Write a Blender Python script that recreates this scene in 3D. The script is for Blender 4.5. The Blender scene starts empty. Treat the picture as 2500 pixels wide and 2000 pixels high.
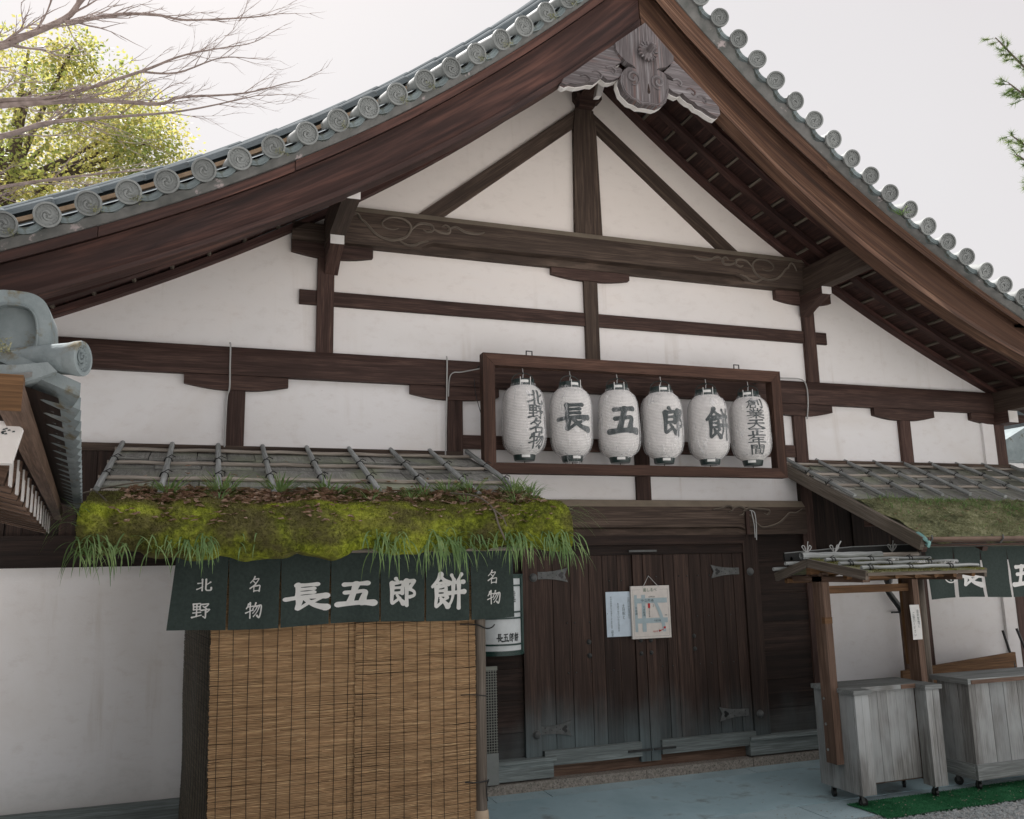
import bpy, math, random
from mathutils import Vector, Matrix, noise
random.seed(11)
R = math.radians
SC = bpy.context.scene
COL = SC.collection

# ------------------------------------------------------------------ camera
cam_data = bpy.data.cameras.new('camera')
cam = bpy.data.objects.new('camera', cam_data)
COL.objects.link(cam)
_r = Vector((0.94379, -0.32989, -0.02099)); _u = Vector((-0.04004, -0.17711, 0.98338)); _f = Vector((0.32812, 0.92726, 0.18037))
cam.matrix_world = Matrix(((_r.x, _u.x, -_f.x, -3.102), (_r.y, _u.y, -_f.y, -6.617), (_r.z, _u.z, -_f.z, 1.688), (0, 0, 0, 1)))
cam_data.sensor_width = 36.0
cam_data.sensor_fit = 'HORIZONTAL'
cam_data.lens = 30.24
cam_data.clip_start = 0.05
cam_data.clip_end = 2000
SC.camera = cam

# ------------------------------------------------------------------ sky, sun, exposure
SUN_EL, SUN_AZ = 56.0, 348.0           # azimuth clockwise from +Y: high behind the hall, so the gable stands in open shade
world = bpy.data.worlds.new('World')
SC.world = world
world.use_nodes = True
wn, wl = world.node_tree.nodes, world.node_tree.links
wn.clear()
w_out = wn.new('ShaderNodeOutputWorld')
w_bg = wn.new('ShaderNodeBackground')
w_sky = wn.new('ShaderNodeTexSky')
w_sky.sky_type = 'NISHITA'
w_sky.sun_disc = False
w_sky.sun_elevation = R(SUN_EL)
w_sky.sun_rotation = R(SUN_AZ)
w_sky.air_density = 1.0
w_sky.dust_density = 4.0
w_mix = wn.new('ShaderNodeMix'); w_mix.data_type = 'RGBA'
w_mix.inputs[0].default_value = 0.93       # an even high cloud sheet in front of the clear sky
w_tc = wn.new('ShaderNodeTexCoord'); w_nz = wn.new('ShaderNodeTexNoise'); w_nz.inputs['Scale'].default_value = 1.6; w_nz.inputs['Detail'].default_value = 4
w_rp = wn.new('ShaderNodeValToRGB'); w_rp.color_ramp.elements[0].position = 0.3; w_rp.color_ramp.elements[1].position = 0.7
w_rp.color_ramp.elements[0].color = (0.945, 0.895, 0.885, 1); w_rp.color_ramp.elements[1].color = (1.0, 0.965, 0.955, 1)
w_sc = wn.new('ShaderNodeVectorMath'); w_sc.operation = 'SCALE'; w_sc.inputs['Scale'].default_value = 3.5
wl.new(w_tc.outputs['Generated'], w_nz.inputs['Vector']); wl.new(w_nz.outputs['Fac'], w_rp.inputs[0]); wl.new(w_rp.outputs[0], w_sc.inputs[0]); wl.new(w_sc.outputs[0], w_mix.inputs[7])
wl.new(w_sky.outputs[0], w_mix.inputs[6])
wl.new(w_mix.outputs[2], w_bg.inputs[0])
w_bg.inputs[1].default_value = 0.1
wl.new(w_bg.outputs[0], w_out.inputs[0])

sun_d = bpy.data.lights.new('sun', 'SUN')
sun_d.energy = 4.6
sun_d.angle = R(4)
sun_d.color = (1.0, 0.965, 0.945)
sun = bpy.data.objects.new('sun', sun_d)
COL.objects.link(sun)
_d = Vector((math.sin(R(SUN_AZ)) * math.cos(R(SUN_EL)), math.cos(R(SUN_AZ)) * math.cos(R(SUN_EL)), math.sin(R(SUN_EL))))
sun.rotation_euler = _d.to_track_quat('Z', 'Y').to_euler()
sun.location = (-8, -20, 25)
SC.view_settings.view_transform = 'Standard'
SC.view_settings.look = 'None'
SC.view_settings.exposure = 1.26
SC.view_settings.gamma = 1.0
SC.view_settings.use_curve_mapping = False
SC.render.film_transparent = False
try:
    SC.cycles.use_denoising = True
    SC.cycles.max_bounces = 8
    SC.cycles.transparent_max_bounces = 16
except Exception:
    pass

# ------------------------------------------------------------------ materials
def new_mat(name):
    m = bpy.data.materials.new(name)
    m.use_nodes = True
    nt = m.node_tree
    nt.nodes.clear()
    out = nt.nodes.new('ShaderNodeOutputMaterial')
    b = nt.nodes.new('ShaderNodeBsdfPrincipled')
    nt.links.new(b.outputs[0], out.inputs[0])
    return m, nt, b, out

def N(nt, t, **kw):
    n = nt.nodes.new(t)
    for k, v in kw.items():
        setattr(n, k, v)
    return n

def math_node(nt, op, a, b=None, c=None, clamp=False):
    n = N(nt, 'ShaderNodeMath', operation=op, use_clamp=clamp)
    for i, x in enumerate((a, b, c)):
        if x is None: continue
        if isinstance(x, (int, float)): n.inputs[i].default_value = x
        else: nt.links.new(x, n.inputs[i])
    return n.outputs[0]

def mapping(nt, src, scale, loc=(0, 0, 0)):
    mp = N(nt, 'ShaderNodeMapping')
    mp.inputs['Scale'].default_value = scale
    mp.inputs['Location'].default_value = loc
    nt.links.new(src, mp.inputs[0])
    return mp.outputs[0]

def noise_tex(nt, vec, scale=1.0, detail=5, rough=0.55, dist=0.0):
    n = N(nt, 'ShaderNodeTexNoise')
    n.inputs['Scale'].default_value = scale
    n.inputs['Detail'].default_value = detail
    n.inputs['Roughness'].default_value = rough
    n.inputs['Distortion'].default_value = dist
    nt.links.new(vec, n.inputs['Vector'])
    return n.outputs['Fac']

def ramp(nt, fac, stops):
    r = N(nt, 'ShaderNodeValToRGB')
    cr = r.color_ramp
    while len(cr.elements) < len(stops): cr.elements.new(0.5)
    for e, (p, c) in zip(cr.elements, stops):
        e.position = p
        e.color = (c[0], c[1], c[2], 1)
    nt.links.new(fac, r.inputs[0])
    return r.outputs[0]

def mixc(nt, fac, a, b, mode='MIX'):
    m = N(nt, 'ShaderNodeMix', data_type='RGBA', blend_type=mode)
    if isinstance(fac, (int, float)): m.inputs[0].default_value = fac
    else: nt.links.new(fac, m.inputs[0])
    for i, x in ((6, a), (7, b)):
        if isinstance(x, tuple): m.inputs[i].default_value = (x[0], x[1], x[2], 1)
        else: nt.links.new(x, m.inputs[i])
    return m.outputs[2]

def bump(nt, b, h, strength=0.3, dist=0.01):
    n = N(nt, 'ShaderNodeBump')
    n.inputs['Strength'].default_value = strength
    n.inputs['Distance'].default_value = dist
    nt.links.new(h, n.inputs['Height'])
    nt.links.new(n.outputs[0], b.inputs['Normal'])

def smooth01(nt, v, lo, hi):
    n = N(nt, 'ShaderNodeMapRange', interpolation_type='SMOOTHSTEP')
    n.inputs['From Min'].default_value = lo
    n.inputs['From Max'].default_value = hi
    nt.links.new(v, n.inputs['Value'])
    return n.outputs[0]

def wood(name, dark, mid, light, dust=None, rough=0.72, grain=(1.3, 26.0), bmp=0.35, patch=0.55, pale=None, pale_z=None, dist=0.8, var=0.3, streak=None):
    """weathered timber: grain runs along U (metres); every board shifts the grain by its own random number"""
    m, nt, b, out = new_mat(name)
    tc = N(nt, 'ShaderNodeTexCoord')
    oi = N(nt, 'ShaderNodeObjectInfo')
    cmb = N(nt, 'ShaderNodeCombineXYZ')
    nt.links.new(math_node(nt, 'MULTIPLY', oi.outputs['Random'], 53.0), cmb.inputs[0])
    nt.links.new(math_node(nt, 'MULTIPLY', oi.outputs['Random'], 17.0), cmb.inputs[1])
    va = N(nt, 'ShaderNodeVectorMath', operation='ADD')
    nt.links.new(tc.outputs['UV'], va.inputs[0]); nt.links.new(cmb.outputs[0], va.inputs[1])
    uv = va.outputs[0]
    g1 = noise_tex(nt, mapping(nt, uv, (grain[0], grain[1], 1)), 1.0, 6, 0.62, dist)
    g2 = noise_tex(nt, mapping(nt, uv, (grain[0] * 4, grain[1] * 5.5, 1)), 1.0, 3, 0.5, 0.2)
    g3 = noise_tex(nt, mapping(nt, uv, (grain[0] * 0.9, grain[1] * 0.16, 1)), 1.0, 3, 0.5, 0.4)
    col = ramp(nt, g1, [(0.28, dark), (0.5, mid), (0.74, light)])
    dk = math_node(nt, 'MULTIPLY', smooth01(nt, g2, 0.60, 0.42), 0.42)
    col = mixc(nt, dk, col, tuple(x * 0.35 for x in dark))
    col = mixc(nt, math_node(nt, 'MULTIPLY', smooth01(nt, g3, 0.36, 0.68), patch), col, tuple(x * 0.5 for x in mid))
    if streak:
        sg = noise_tex(nt, mapping(nt, uv, (grain[0] * 0.8, grain[1] * 0.6, 1), (7, 3, 0)), 1.0, 4, 0.6, 1.0)
        col = mixc(nt, math_node(nt, 'MULTIPLY', smooth01(nt, sg, 0.55, 0.75), 0.75), col, streak)
    if pale:
        f = noise_tex(nt, mapping(nt, tc.outputs['Object'], (2.2, 2.2, 1.1)), 1.0, 4, 0.6)
        if pale_z:
            sx = N(nt, 'ShaderNodeSeparateXYZ'); nt.links.new(tc.outputs['Object'], sx.inputs[0])
            zf = smooth01(nt, math_node(nt, 'ADD', sx.outputs[2], math_node(nt, 'MULTIPLY', f, 0.7)), pale_z[1] + 0.35, pale_z[0] + 0.35)
            f2 = math_node(nt, 'MULTIPLY', zf, math_node(nt, 'ADD', math_node(nt, 'MULTIPLY', g1, 0.9), 0.35), clamp=True)
        else:
            f2 = smooth01(nt, f, 0.42, 0.66)
        col = mixc(nt, f2, col, pale)
    if dust:      # pale dust lying on what faces up
        ge = N(nt, 'ShaderNodeNewGeometry'); sn = N(nt, 'ShaderNodeSeparateXYZ'); nt.links.new(ge.outputs['Normal'], sn.inputs[0])
        df = noise_tex(nt, mapping(nt, tc.outputs['Object'], (5, 5, 5)), 1.0, 4, 0.6)
        col = mixc(nt, math_node(nt, 'MULTIPLY', smooth01(nt, sn.outputs[2], 0.15, 0.8), math_node(nt, 'ADD', math_node(nt, 'MULTIPLY', df, 0.8), 0.35), clamp=True), col, dust)
    hv = N(nt, 'ShaderNodeHueSaturation')
    nt.links.new(col, hv.inputs['Color'])
    nt.links.new(math_node(nt, 'ADD', math_node(nt, 'MULTIPLY', oi.outputs['Random'], var * 2), 1 - var), hv.inputs['Value'])
    nt.links.new(hv.outputs[0], b.inputs['Base Color'])
    b.inputs['Roughness'].default_value = rough
    b.inputs['Specular IOR Level'].default_value = 0.25
    h = math_node(nt, 'ADD', g1, math_node(nt, 'MULTIPLY', g2, 0.7))
    bump(nt, b, h, bmp, 0.006)
    return m

def rough_mat(name, c1, c2, scale=6.0, rough=0.85, bmp=0.2, spots=None, spot_scale=14.0, spot_cut=(0.62, 0.72), metal=0.0, spec=0.3, detail=6, bd=0.01, rnd=0.0):
    m, nt, b, out = new_mat(name)
    tc = N(nt, 'ShaderNodeTexCoord')
    n1 = noise_tex(nt, tc.outputs['Object'], scale, detail, 0.6)
    n2 = noise_tex(nt, tc.outputs['Object'], scale * 9, 4, 0.6)
    col = ramp(nt, n1, [(0.3, c1), (0.7, c2)])
    if spots:
        n3 = noise_tex(nt, tc.outputs['Object'], spot_scale, 5, 0.65)
        col = mixc(nt, smooth01(nt, n3, *spot_cut), col, spots)
    if rnd:
        oi = N(nt, 'ShaderNodeObjectInfo')
        hv = N(nt, 'ShaderNodeHueSaturation')
        nt.links.new(col, hv.inputs['Color'])
        nt.links.new(math_node(nt, 'ADD', math_node(nt, 'MULTIPLY', oi.outputs['Random'], rnd * 2), 1 - rnd), hv.inputs['Value'])
        col = hv.outputs[0]
    nt.links.new(col, b.inputs['Base Color'])
    b.inputs['Roughness'].default_value = rough
    b.inputs['Metallic'].default_value = metal
    b.inputs['Specular IOR Level'].default_value = spec
    bump(nt, b, math_node(nt, 'ADD', n1, math_node(nt, 'MULTIPLY', n2, 0.5)), bmp, bd)
    return m

def leaf_mat(name, stops, transl=0.35, scale=1.5, fine=60.0, rough=0.6, dull=None):
    m, nt, b, out = new_mat(name)
    tc = N(nt, 'ShaderNodeTexCoord')
    n1 = noise_tex(nt, tc.outputs['Object'], scale, 4, 0.6)
    n2 = noise_tex(nt, tc.outputs['Object'], fine, 2, 0.5)
    f = math_node(nt, 'ADD', math_node(nt, 'MULTIPLY', n1, 0.6), math_node(nt, 'MULTIPLY', n2, 0.4))
    col = ramp(nt, f, stops)
    if dull:
        n3_ = noise_tex(nt, mapping(nt, tc.outputs['Object'], (1.9, 2.6, 2.6), (4, 4, 4)), 1.0, 5, 0.6, 0.4)
        col = mixc(nt, math_node(nt, 'MULTIPLY', smooth01(nt, n3_, 0.36, 0.56), 0.85), col, dull)
    nt.links.new(col, b.inputs['Base Color'])
    b.inputs['Roughness'].default_value = rough
    b.inputs['Specular IOR Level'].default_value = 0.25
    tr = N(nt, 'ShaderNodeBsdfTranslucent')
    nt.links.new(mixc(nt, 1.0, col, (1.5, 1.5, 1.1), 'MULTIPLY'), tr.inputs[0])
    mx = N(nt, 'ShaderNodeMixShader')
    mx.inputs[0].default_value = transl
    nt.links.new(b.outputs[0], mx.inputs[1]); nt.links.new(tr.outputs[0], mx.inputs[2])
    nt.links.new(mx.outputs[0], out.inputs[0])
    return m

def flat_mat(name, c, rough=0.6, spec=0.3, metal=0.0):
    m, nt, b, out = new_mat(name)
    tc = N(nt, 'ShaderNodeTexCoord')
    n1 = noise_tex(nt, tc.outputs['Object'], 22.0, 4, 0.6)
    col = ramp(nt, n1, [(0.25, tuple(x * 0.86 for x in c)), (0.75, c)])
    nt.links.new(col, b.inputs['Base Color'])
    b.inputs['Roughness'].default_value = rough
    b.inputs['Metallic'].default_value = metal
    b.inputs['Specular IOR Level'].default_value = spec
    return m

M = {}
M['timber'] = wood('dark_timber', (0.03388, 0.0192, 0.01465), (0.0847, 0.048, 0.03906), (0.1617, 0.0992, 0.07812), var=0.22)
M['beam'] = wood('grey_brown_beam', (0.033, 0.0225, 0.0165), (0.0825, 0.057, 0.0435), (0.1725, 0.126, 0.096), (0.33, 0.2775, 0.21), var=0.12, grain=(1.0, 22))
M['carving_pale'] = wood('dusty_carving', (0.09, 0.07, 0.055), (0.15, 0.12, 0.095), (0.21, 0.175, 0.14), (0.26, 0.225, 0.175), var=0.08)
M['barge'] = wood('red_brown_bargeboard', (0.02494, 0.01855, 0.01882), (0.08729, 0.04505, 0.03763), (0.187, 0.08745, 0.0672), grain=(0.5, 9.0), rough=0.62, patch=0.75, var=0.1, dist=1.6, streak=(0.2369, 0.1127, 0.08333))
M['barge_orange'] = wood('orange_brown_bargeboard', (0.03174, 0.02111, 0.01739), (0.1164, 0.061, 0.03974), (0.2328, 0.1349, 0.08694), grain=(0.5, 11.0), rough=0.62, patch=0.7, var=0.1, dist=1.6, streak=(0.2962, 0.1759, 0.1179))
M['soffit'] = wood('soffit_board', (0.02673, 0.0162, 0.01458), (0.06683, 0.03402, 0.02916), (0.1411, 0.0648, 0.05184), var=0.3, grain=(1.2, 20))
M['batten'] = wood('pale_batten', (0.10, 0.085, 0.065), (0.17, 0.145, 0.115), (0.24, 0.21, 0.17), var=0.2)
M['door'] = wood('weathered_door_board', (0.02064, 0.01346, 0.01037), (0.05779, 0.0355, 0.02722), (0.1187, 0.07344, 0.05573), var=0.25, grain=(1.0, 34), pale=(0.129, 0.1714, 0.1788), pale_z=(0.12, 0.72))
M['door_dark'] = wood('dark_side_board', (0.0115, 0.00805, 0.0069), (0.0322, 0.01955, 0.01495), (0.0713, 0.04255, 0.0322), var=0.25, grain=(1.0, 24), pale=(0.08625, 0.09775, 0.09775), pale_z=(0.15, 0.6))
M['sill'] = wood('grey_sill_timber', (0.162, 0.1823, 0.1755), (0.27, 0.3105, 0.3038), (0.405, 0.459, 0.4523), var=0.1, grain=(1.0, 20), rough=0.8)
M['grey_wood'] = wood('grey_cart_board', (0.1668, 0.1624, 0.1522), (0.3117, 0.3117, 0.2972), (0.4785, 0.4858, 0.4713), var=0.14, grain=(1.3, 30), rough=0.82, patch=0.35, pale=(0.3915, 0.4132, 0.4132))
M['grey_top'] = wood('grey_cart_top', (0.196, 0.21, 0.203), (0.329, 0.35, 0.343), (0.462, 0.49, 0.483), var=0.1, grain=(1.3, 24), rough=0.8)
M['orange_wood'] = wood('new_orange_timber', (0.108, 0.055, 0.0242), (0.198, 0.105, 0.0484), (0.297, 0.17, 0.088), var=0.12, grain=(1.2, 26), patch=0.3)
M['brown_wood'] = wood('brown_cart_timber', (0.09375, 0.05625, 0.0375), (0.1875, 0.1187, 0.085), (0.3, 0.2063, 0.1562), var=0.15, grain=(1.2, 26))
M['frame_wood'] = wood('red_brown_frame', (0.04, 0.021, 0.01512), (0.09, 0.0462, 0.0324), (0.145, 0.0819, 0.05832), var=0.12, grain=(1.1, 24))
M['shingle'] = wood('silver_roof_shingle', (0.1925, 0.189, 0.175), (0.3237, 0.3237, 0.301), (0.5075, 0.5075, 0.476), var=0.22, grain=(3.0, 40), rough=0.9, pale=(0.28, 0.2975, 0.2275))
M['bamboo'] = wood('old_bamboo', (0.26, 0.221, 0.182), (0.416, 0.3705, 0.3185), (0.572, 0.52, 0.468), var=0.15, grain=(1.0, 16), rough=0.6, patch=0.25)
M['bamboo_grey'] = wood('grey_bamboo', (0.224, 0.238, 0.231), (0.378, 0.399, 0.392), (0.532, 0.56, 0.56), var=0.12, grain=(1.0, 16), rough=0.6, patch=0.25)
M['log'] = wood('grey_round_log', (0.0975, 0.0806, 0.0624), (0.2015, 0.169, 0.1365), (0.299, 0.2665, 0.2275), var=0.1, grain=(1.0, 22))
M['carved'] = wood('weathered_carving', (0.0725, 0.058, 0.058), (0.1812, 0.1595, 0.1624), (0.377, 0.3625, 0.3697), var=0.08, grain=(1.2, 30), patch=0.45, streak=(0.2175, 0.1087, 0.087))
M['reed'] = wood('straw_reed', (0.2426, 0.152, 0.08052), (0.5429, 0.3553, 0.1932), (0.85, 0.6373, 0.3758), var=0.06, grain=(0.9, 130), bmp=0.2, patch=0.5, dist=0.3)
M['reed_dark'] = wood('shaded_reed', (0.066, 0.054, 0.036), (0.126, 0.1056, 0.0696), (0.204, 0.174, 0.12), var=0.06, grain=(0.9, 130), bmp=0.2, patch=0.4, dist=0.3)  # darker copy of the straw reed, shade put into its colour
M['plaster'] = None
def plaster():
    m, nt, b, out = new_mat('lime_plaster')
    tc = N(nt, 'ShaderNodeTexCoord')
    n1 = noise_tex(nt, mapping(nt, tc.outputs['Object'], (0.7, 1, 1.1)), 1.0, 5, 0.6, 0.6)
    n2 = noise_tex(nt, mapping(nt, tc.outputs['Object'], (9, 9, 16)), 1.0, 5, 0.65)
    n3 = noise_tex(nt, mapping(nt, tc.outputs['Object'], (55, 55, 55)), 1.0, 3, 0.6)
    n4 = noise_tex(nt, mapping(nt, tc.outputs['Object'], (14, 14, 24), (3, 1, 9)), 1.0, 6, 0.75, 1.5)
    sx = N(nt, 'ShaderNodeSeparateXYZ'); nt.links.new(tc.outputs['Object'], sx.inputs[0])
    col = ramp(nt, n1, [(0.3, (0.74, 0.71, 0.685)), (0.5, (0.80, 0.785, 0.78)), (0.75, (0.82, 0.81, 0.815))])
    # old plaster, creamier towards the eaves: stain, plus timber bounce put into colour
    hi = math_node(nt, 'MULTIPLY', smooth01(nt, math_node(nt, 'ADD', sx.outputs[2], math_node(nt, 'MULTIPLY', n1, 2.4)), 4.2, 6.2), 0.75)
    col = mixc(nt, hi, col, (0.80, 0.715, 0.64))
    col = mixc(nt, math_node(nt, 'MULTIPLY', smooth01(nt, n2, 0.5, 0.8), 0.24), col, (0.52, 0.45, 0.40))
    col = mixc(nt, math_node(nt, 'MULTIPLY', smooth01(nt, n4, 0.68, 0.78), 0.55), col, (0.22, 0.17, 0.13))
    st = noise_tex(nt, mapping(nt, tc.outputs['Object'], (7.0, 7.0, 0.55), (1, 5, 2)), 1.0, 5, 0.62, 0.3)
    sm = noise_tex(nt, mapping(nt, tc.outputs['Object'], (0.9, 0.9, 0.8), (8, 2, 4)), 1.0, 3, 0.6)
    col = mixc(nt, math_node(nt, 'MULTIPLY', smooth01(nt, st, 0.54, 0.74), math_node(nt, 'MULTIPLY', smooth01(nt, sm, 0.42, 0.66), 0.38)), col, (0.50, 0.43, 0.36))
    lo = math_node(nt, 'MULTIPLY', smooth01(nt, math_node(nt, 'ADD', sx.outputs[2], math_node(nt, 'MULTIPLY', n2, 0.5)), 0.75, 0.35), 0.5)
    col = mixc(nt, lo, col, (0.50, 0.49, 0.46))
    nt.links.new(col, b.inputs['Base Color'])
    b.inputs['Roughness'].default_value = 0.92
    b.inputs['Specular IOR Level'].default_value = 0.15
    bump(nt, b, math_node(nt, 'ADD', n2, math_node(nt, 'MULTIPLY', n3, 0.4)), 0.25, 0.006)
    return m
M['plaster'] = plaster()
M['tile'] = rough_mat('grey_roof_tile', (0.27, 0.33, 0.345), (0.43, 0.48, 0.49), 5.0, 0.5, 0.12, spots=(0.17, 0.18, 0.15), spot_scale=11, spot_cut=(0.58, 0.75), spec=0.45, rnd=0.12)
M['tile_top'] = rough_mat('blue_grey_cover_tile', (0.085, 0.105, 0.115), (0.145, 0.165, 0.175), 5.0, 0.9, 0.12, spots=(0.06, 0.065, 0.055), spot_scale=11, spot_cut=(0.60, 0.75), spec=0.05, rnd=0.15)
M['tile_old'] = rough_mat('lichened_old_tile', (0.15, 0.18, 0.185), (0.27, 0.305, 0.31), 9.0, 0.85, 0.4, spots=(0.15, 0.13, 0.085), spot_scale=17, spot_cut=(0.54, 0.70), spec=0.1, rnd=0.1)
M['tile_dark'] = rough_mat('dark_roof_tile', (0.12, 0.15, 0.155), (0.21, 0.25, 0.255), 6.0, 0.6, 0.15, spots=(0.08, 0.085, 0.06), spot_cut=(0.58, 0.72), rnd=0.15)
M['tile_disc'] = rough_mat('eave_disc_tile', (0.168, 0.1792, 0.1736), (0.2408, 0.252, 0.2464), 9.0, 0.7, 0.15, spots=(0.0896, 0.0924, 0.0728), spot_scale=16, spot_cut=(0.60, 0.75), rnd=0.15)
M['mortar'] = rough_mat('green_grey_mortar', (0.1087, 0.1144, 0.108), (0.232, 0.2275, 0.2187), 7.0, 0.95, 0.3, spots=(0.435, 0.377, 0.3713), spot_scale=9, spot_cut=(0.62, 0.7))
M['clay'] = rough_mat('roof_clay', (0.20, 0.14, 0.09), (0.32, 0.235, 0.16), 12.0, 0.95, 0.3)
M['white_end'] = rough_mat('white_painted_end', (0.66, 0.63, 0.60), (0.78, 0.76, 0.74), 14.0, 0.85, 0.1, spots=(0.45, 0.40, 0.35), spot_scale=10, spot_cut=(0.66, 0.78))
M['iron'] = rough_mat('dark_iron', (0.035, 0.037, 0.036), (0.075, 0.078, 0.076), 20.0, 0.6, 0.25, metal=0.35)
M['iron_grey'] = rough_mat('grey_iron', (0.095, 0.10, 0.098), (0.16, 0.165, 0.16), 26.0, 0.65, 0.25, metal=0.3, spots=(0.08, 0.055, 0.04), spot_scale=30)
M['steel'] = rough_mat('bright_steel', (0.45, 0.46, 0.46), (0.62, 0.63, 0.63), 20.0, 0.35, 0.05, metal=0.9)
M['concrete'] = rough_mat('worn_concrete', (0.3062, 0.4474, 0.495), (0.455, 0.6188, 0.6732), 1.6, 0.9, 0.25, spots=(0.21, 0.2475, 0.2534), spot_scale=3.2, spot_cut=(0.52, 0.75), detail=8)
M['slab'] = rough_mat('grey_paving_slab', (0.32, 0.4406, 0.4803), (0.464, 0.5962, 0.6362), 2.4, 0.9, 0.3, spots=(0.224, 0.2506, 0.2509), spot_scale=60, spot_cut=(0.60, 0.70), detail=8)
M['granite'] = rough_mat('granite_kerb', (0.20, 0.18, 0.155), (0.44, 0.40, 0.35), 55.0, 0.9, 0.6, spots=(0.10, 0.095, 0.085), spot_scale=95, spot_cut=(0.56, 0.64))
M['earth'] = rough_mat('grey_earth', (0.10, 0.11, 0.11), (0.17, 0.18, 0.18), 3.0, 0.95, 0.3)
M['gravel_far'] = rough_mat('pale_gravel', (0.50, 0.50, 0.49), (0.64, 0.635, 0.62), 30.0, 0.95, 0.5, spots=(0.32, 0.32, 0.32), spot_scale=70, spot_cut=(0.5, 0.6))
M['pebble'] = rough_mat('gravel_stone', (0.21, 0.238, 0.245), (0.504, 0.532, 0.532), 22.0, 0.85, 0.2)
M['mat'] = rough_mat('green_turf_mat', (0.018, 0.1125, 0.045), (0.042, 0.2025, 0.087), 10.0, 0.9, 0.4)
M['moss'] = leaf_mat('green_moss', [(0.30, (0.06, 0.0675, 0.016)), (0.44, (0.165, 0.195, 0.0256)), (0.56, (0.36, 0.4125, 0.0448)), (0.70, (0.57, 0.6, 0.088))], 0.12, 3.6, 40.0, 0.9, (0.125, 0.105, 0.050))
M['duff'] = leaf_mat('leaf_mould', [(0.30, (0.042, 0.036, 0.018)), (0.46, (0.0975, 0.087, 0.033)), (0.58, (0.15, 0.1575, 0.045)), (0.72, (0.225, 0.21, 0.0975))], 0.1, 6.0, 40.0, 0.95)
M['moss_dry'] = leaf_mat('dry_moss', [(0.30, (0.0935, 0.102, 0.0595)), (0.5, (0.238, 0.2465, 0.136)), (0.70, (0.408, 0.391, 0.255))], 0.12, 5.0, 40.0, 0.9)
M['grass'] = leaf_mat('green_grass', [(0.3, (0.09, 0.1566, 0.0704)), (0.5, (0.18, 0.2871, 0.1126)), (0.72, (0.42, 0.522, 0.2464))], 0.3, 6.0, 25.0, 0.5)
M['dead_leaf'] = leaf_mat('dead_leaf', [(0.3, (0.17, 0.10, 0.068)), (0.5, (0.33, 0.215, 0.155)), (0.7, (0.50, 0.40, 0.33))], 0.15, 30.0, 60.0, 0.7)
M['crown'] = leaf_mat('evergreen_leaf', [(0.30, (0.084, 0.1265, 0.039)), (0.44, (0.1848, 0.2145, 0.0715)), (0.56, (0.3696, 0.341, 0.13)), (0.70, (0.5152, 0.418, 0.195))], 0.5, 0.9, 7.0, 0.45)
M['needle'] = leaf_mat('pine_needle', [(0.32, (0.035, 0.060, 0.022)), (0.5, (0.075, 0.115, 0.040)), (0.68, (0.17, 0.19, 0.075))], 0.45, 2.0, 20.0, 0.5)
M['bark'] = rough_mat('grey_bark', (0.175, 0.1313, 0.1125), (0.3375, 0.2687, 0.2438), 12.0, 0.9, 0.4)
M['bark_dark'] = rough_mat('dark_bark', (0.05, 0.035, 0.028), (0.11, 0.08, 0.065), 12.0, 0.9, 0.4)
M['paper'] = flat_mat('lantern_paper', (0.86, 0.84, 0.82), 0.75)
M['rib'] = flat_mat('lantern_rib', (0.42, 0.40, 0.39), 0.75)
M['ink'] = flat_mat('black_ink', (0.045, 0.060, 0.062), 0.55)
M['ink_deep'] = flat_mat('deep_black_ink', (0.012, 0.020, 0.020), 0.5)
M['lantern_cap'] = flat_mat('black_lacquer', (0.022, 0.038, 0.036), 0.35, 0.5)
M['white_print'] = flat_mat('white_print', (0.792, 0.792, 0.77), 0.8)
M['cloth'] = rough_mat('dark_green_cloth', (0.033, 0.048, 0.0435), (0.051, 0.069, 0.063), 60.0, 0.95, 0.25, bd=0.002)
M['notice'] = flat_mat('blue_white_paper', (0.60, 0.70, 0.78), 0.8)
M['board_white'] = flat_mat('cream_board', (0.70, 0.66, 0.61), 0.6)
M['print_blue'] = flat_mat('print_pale_blue', (0.40, 0.50, 0.53), 0.7)
M['print_red'] = flat_mat('print_red', (0.50, 0.030, 0.035), 0.6)
M['print_green'] = flat_mat('print_green', (0.05, 0.14, 0.07), 0.6)
M['print_dark'] = flat_mat('print_dark', (0.06, 0.09, 0.09), 0.6)
M['acrylic'] = flat_mat('white_acrylic', (0.70, 0.745, 0.75), 0.4, 0.5)
M['green_frame'] = flat_mat('dark_green_frame', (0.013, 0.0468, 0.039), 0.4, 0.5)
M['cable'] = flat_mat('pale_cable', (0.42, 0.42, 0.41), 0.6)
M['string'] = flat_mat('white_string', (0.55, 0.56, 0.55), 0.8)
M['black'] = flat_mat('black_plastic', (0.012, 0.013, 0.013), 0.4, 0.5)
M['copper'] = rough_mat('brown_gutter', (0.10, 0.065, 0.048), (0.165, 0.11, 0.082), 9.0, 0.45, 0.1, metal=0.4)
M['verdigris'] = rough_mat('verdigris', (0.14, 0.30, 0.29), (0.24, 0.44, 0.42), 14.0, 0.8, 0.2)
M['beige'] = rough_mat('beige_cap', (0.42, 0.32, 0.22), (0.55, 0.44, 0.32), 9.0, 0.7, 0.1)
M['mesh_white'] = flat_mat('cream_lattice', (0.30, 0.31, 0.27), 0.7)
M['grey_sheet'] = flat_mat('grey_panel', (0.26, 0.275, 0.26), 0.7)
M['house_white'] = rough_mat('pale_render', (0.66, 0.65, 0.65), (0.74, 0.73, 0.73), 3.0, 0.9, 0.05)

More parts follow.
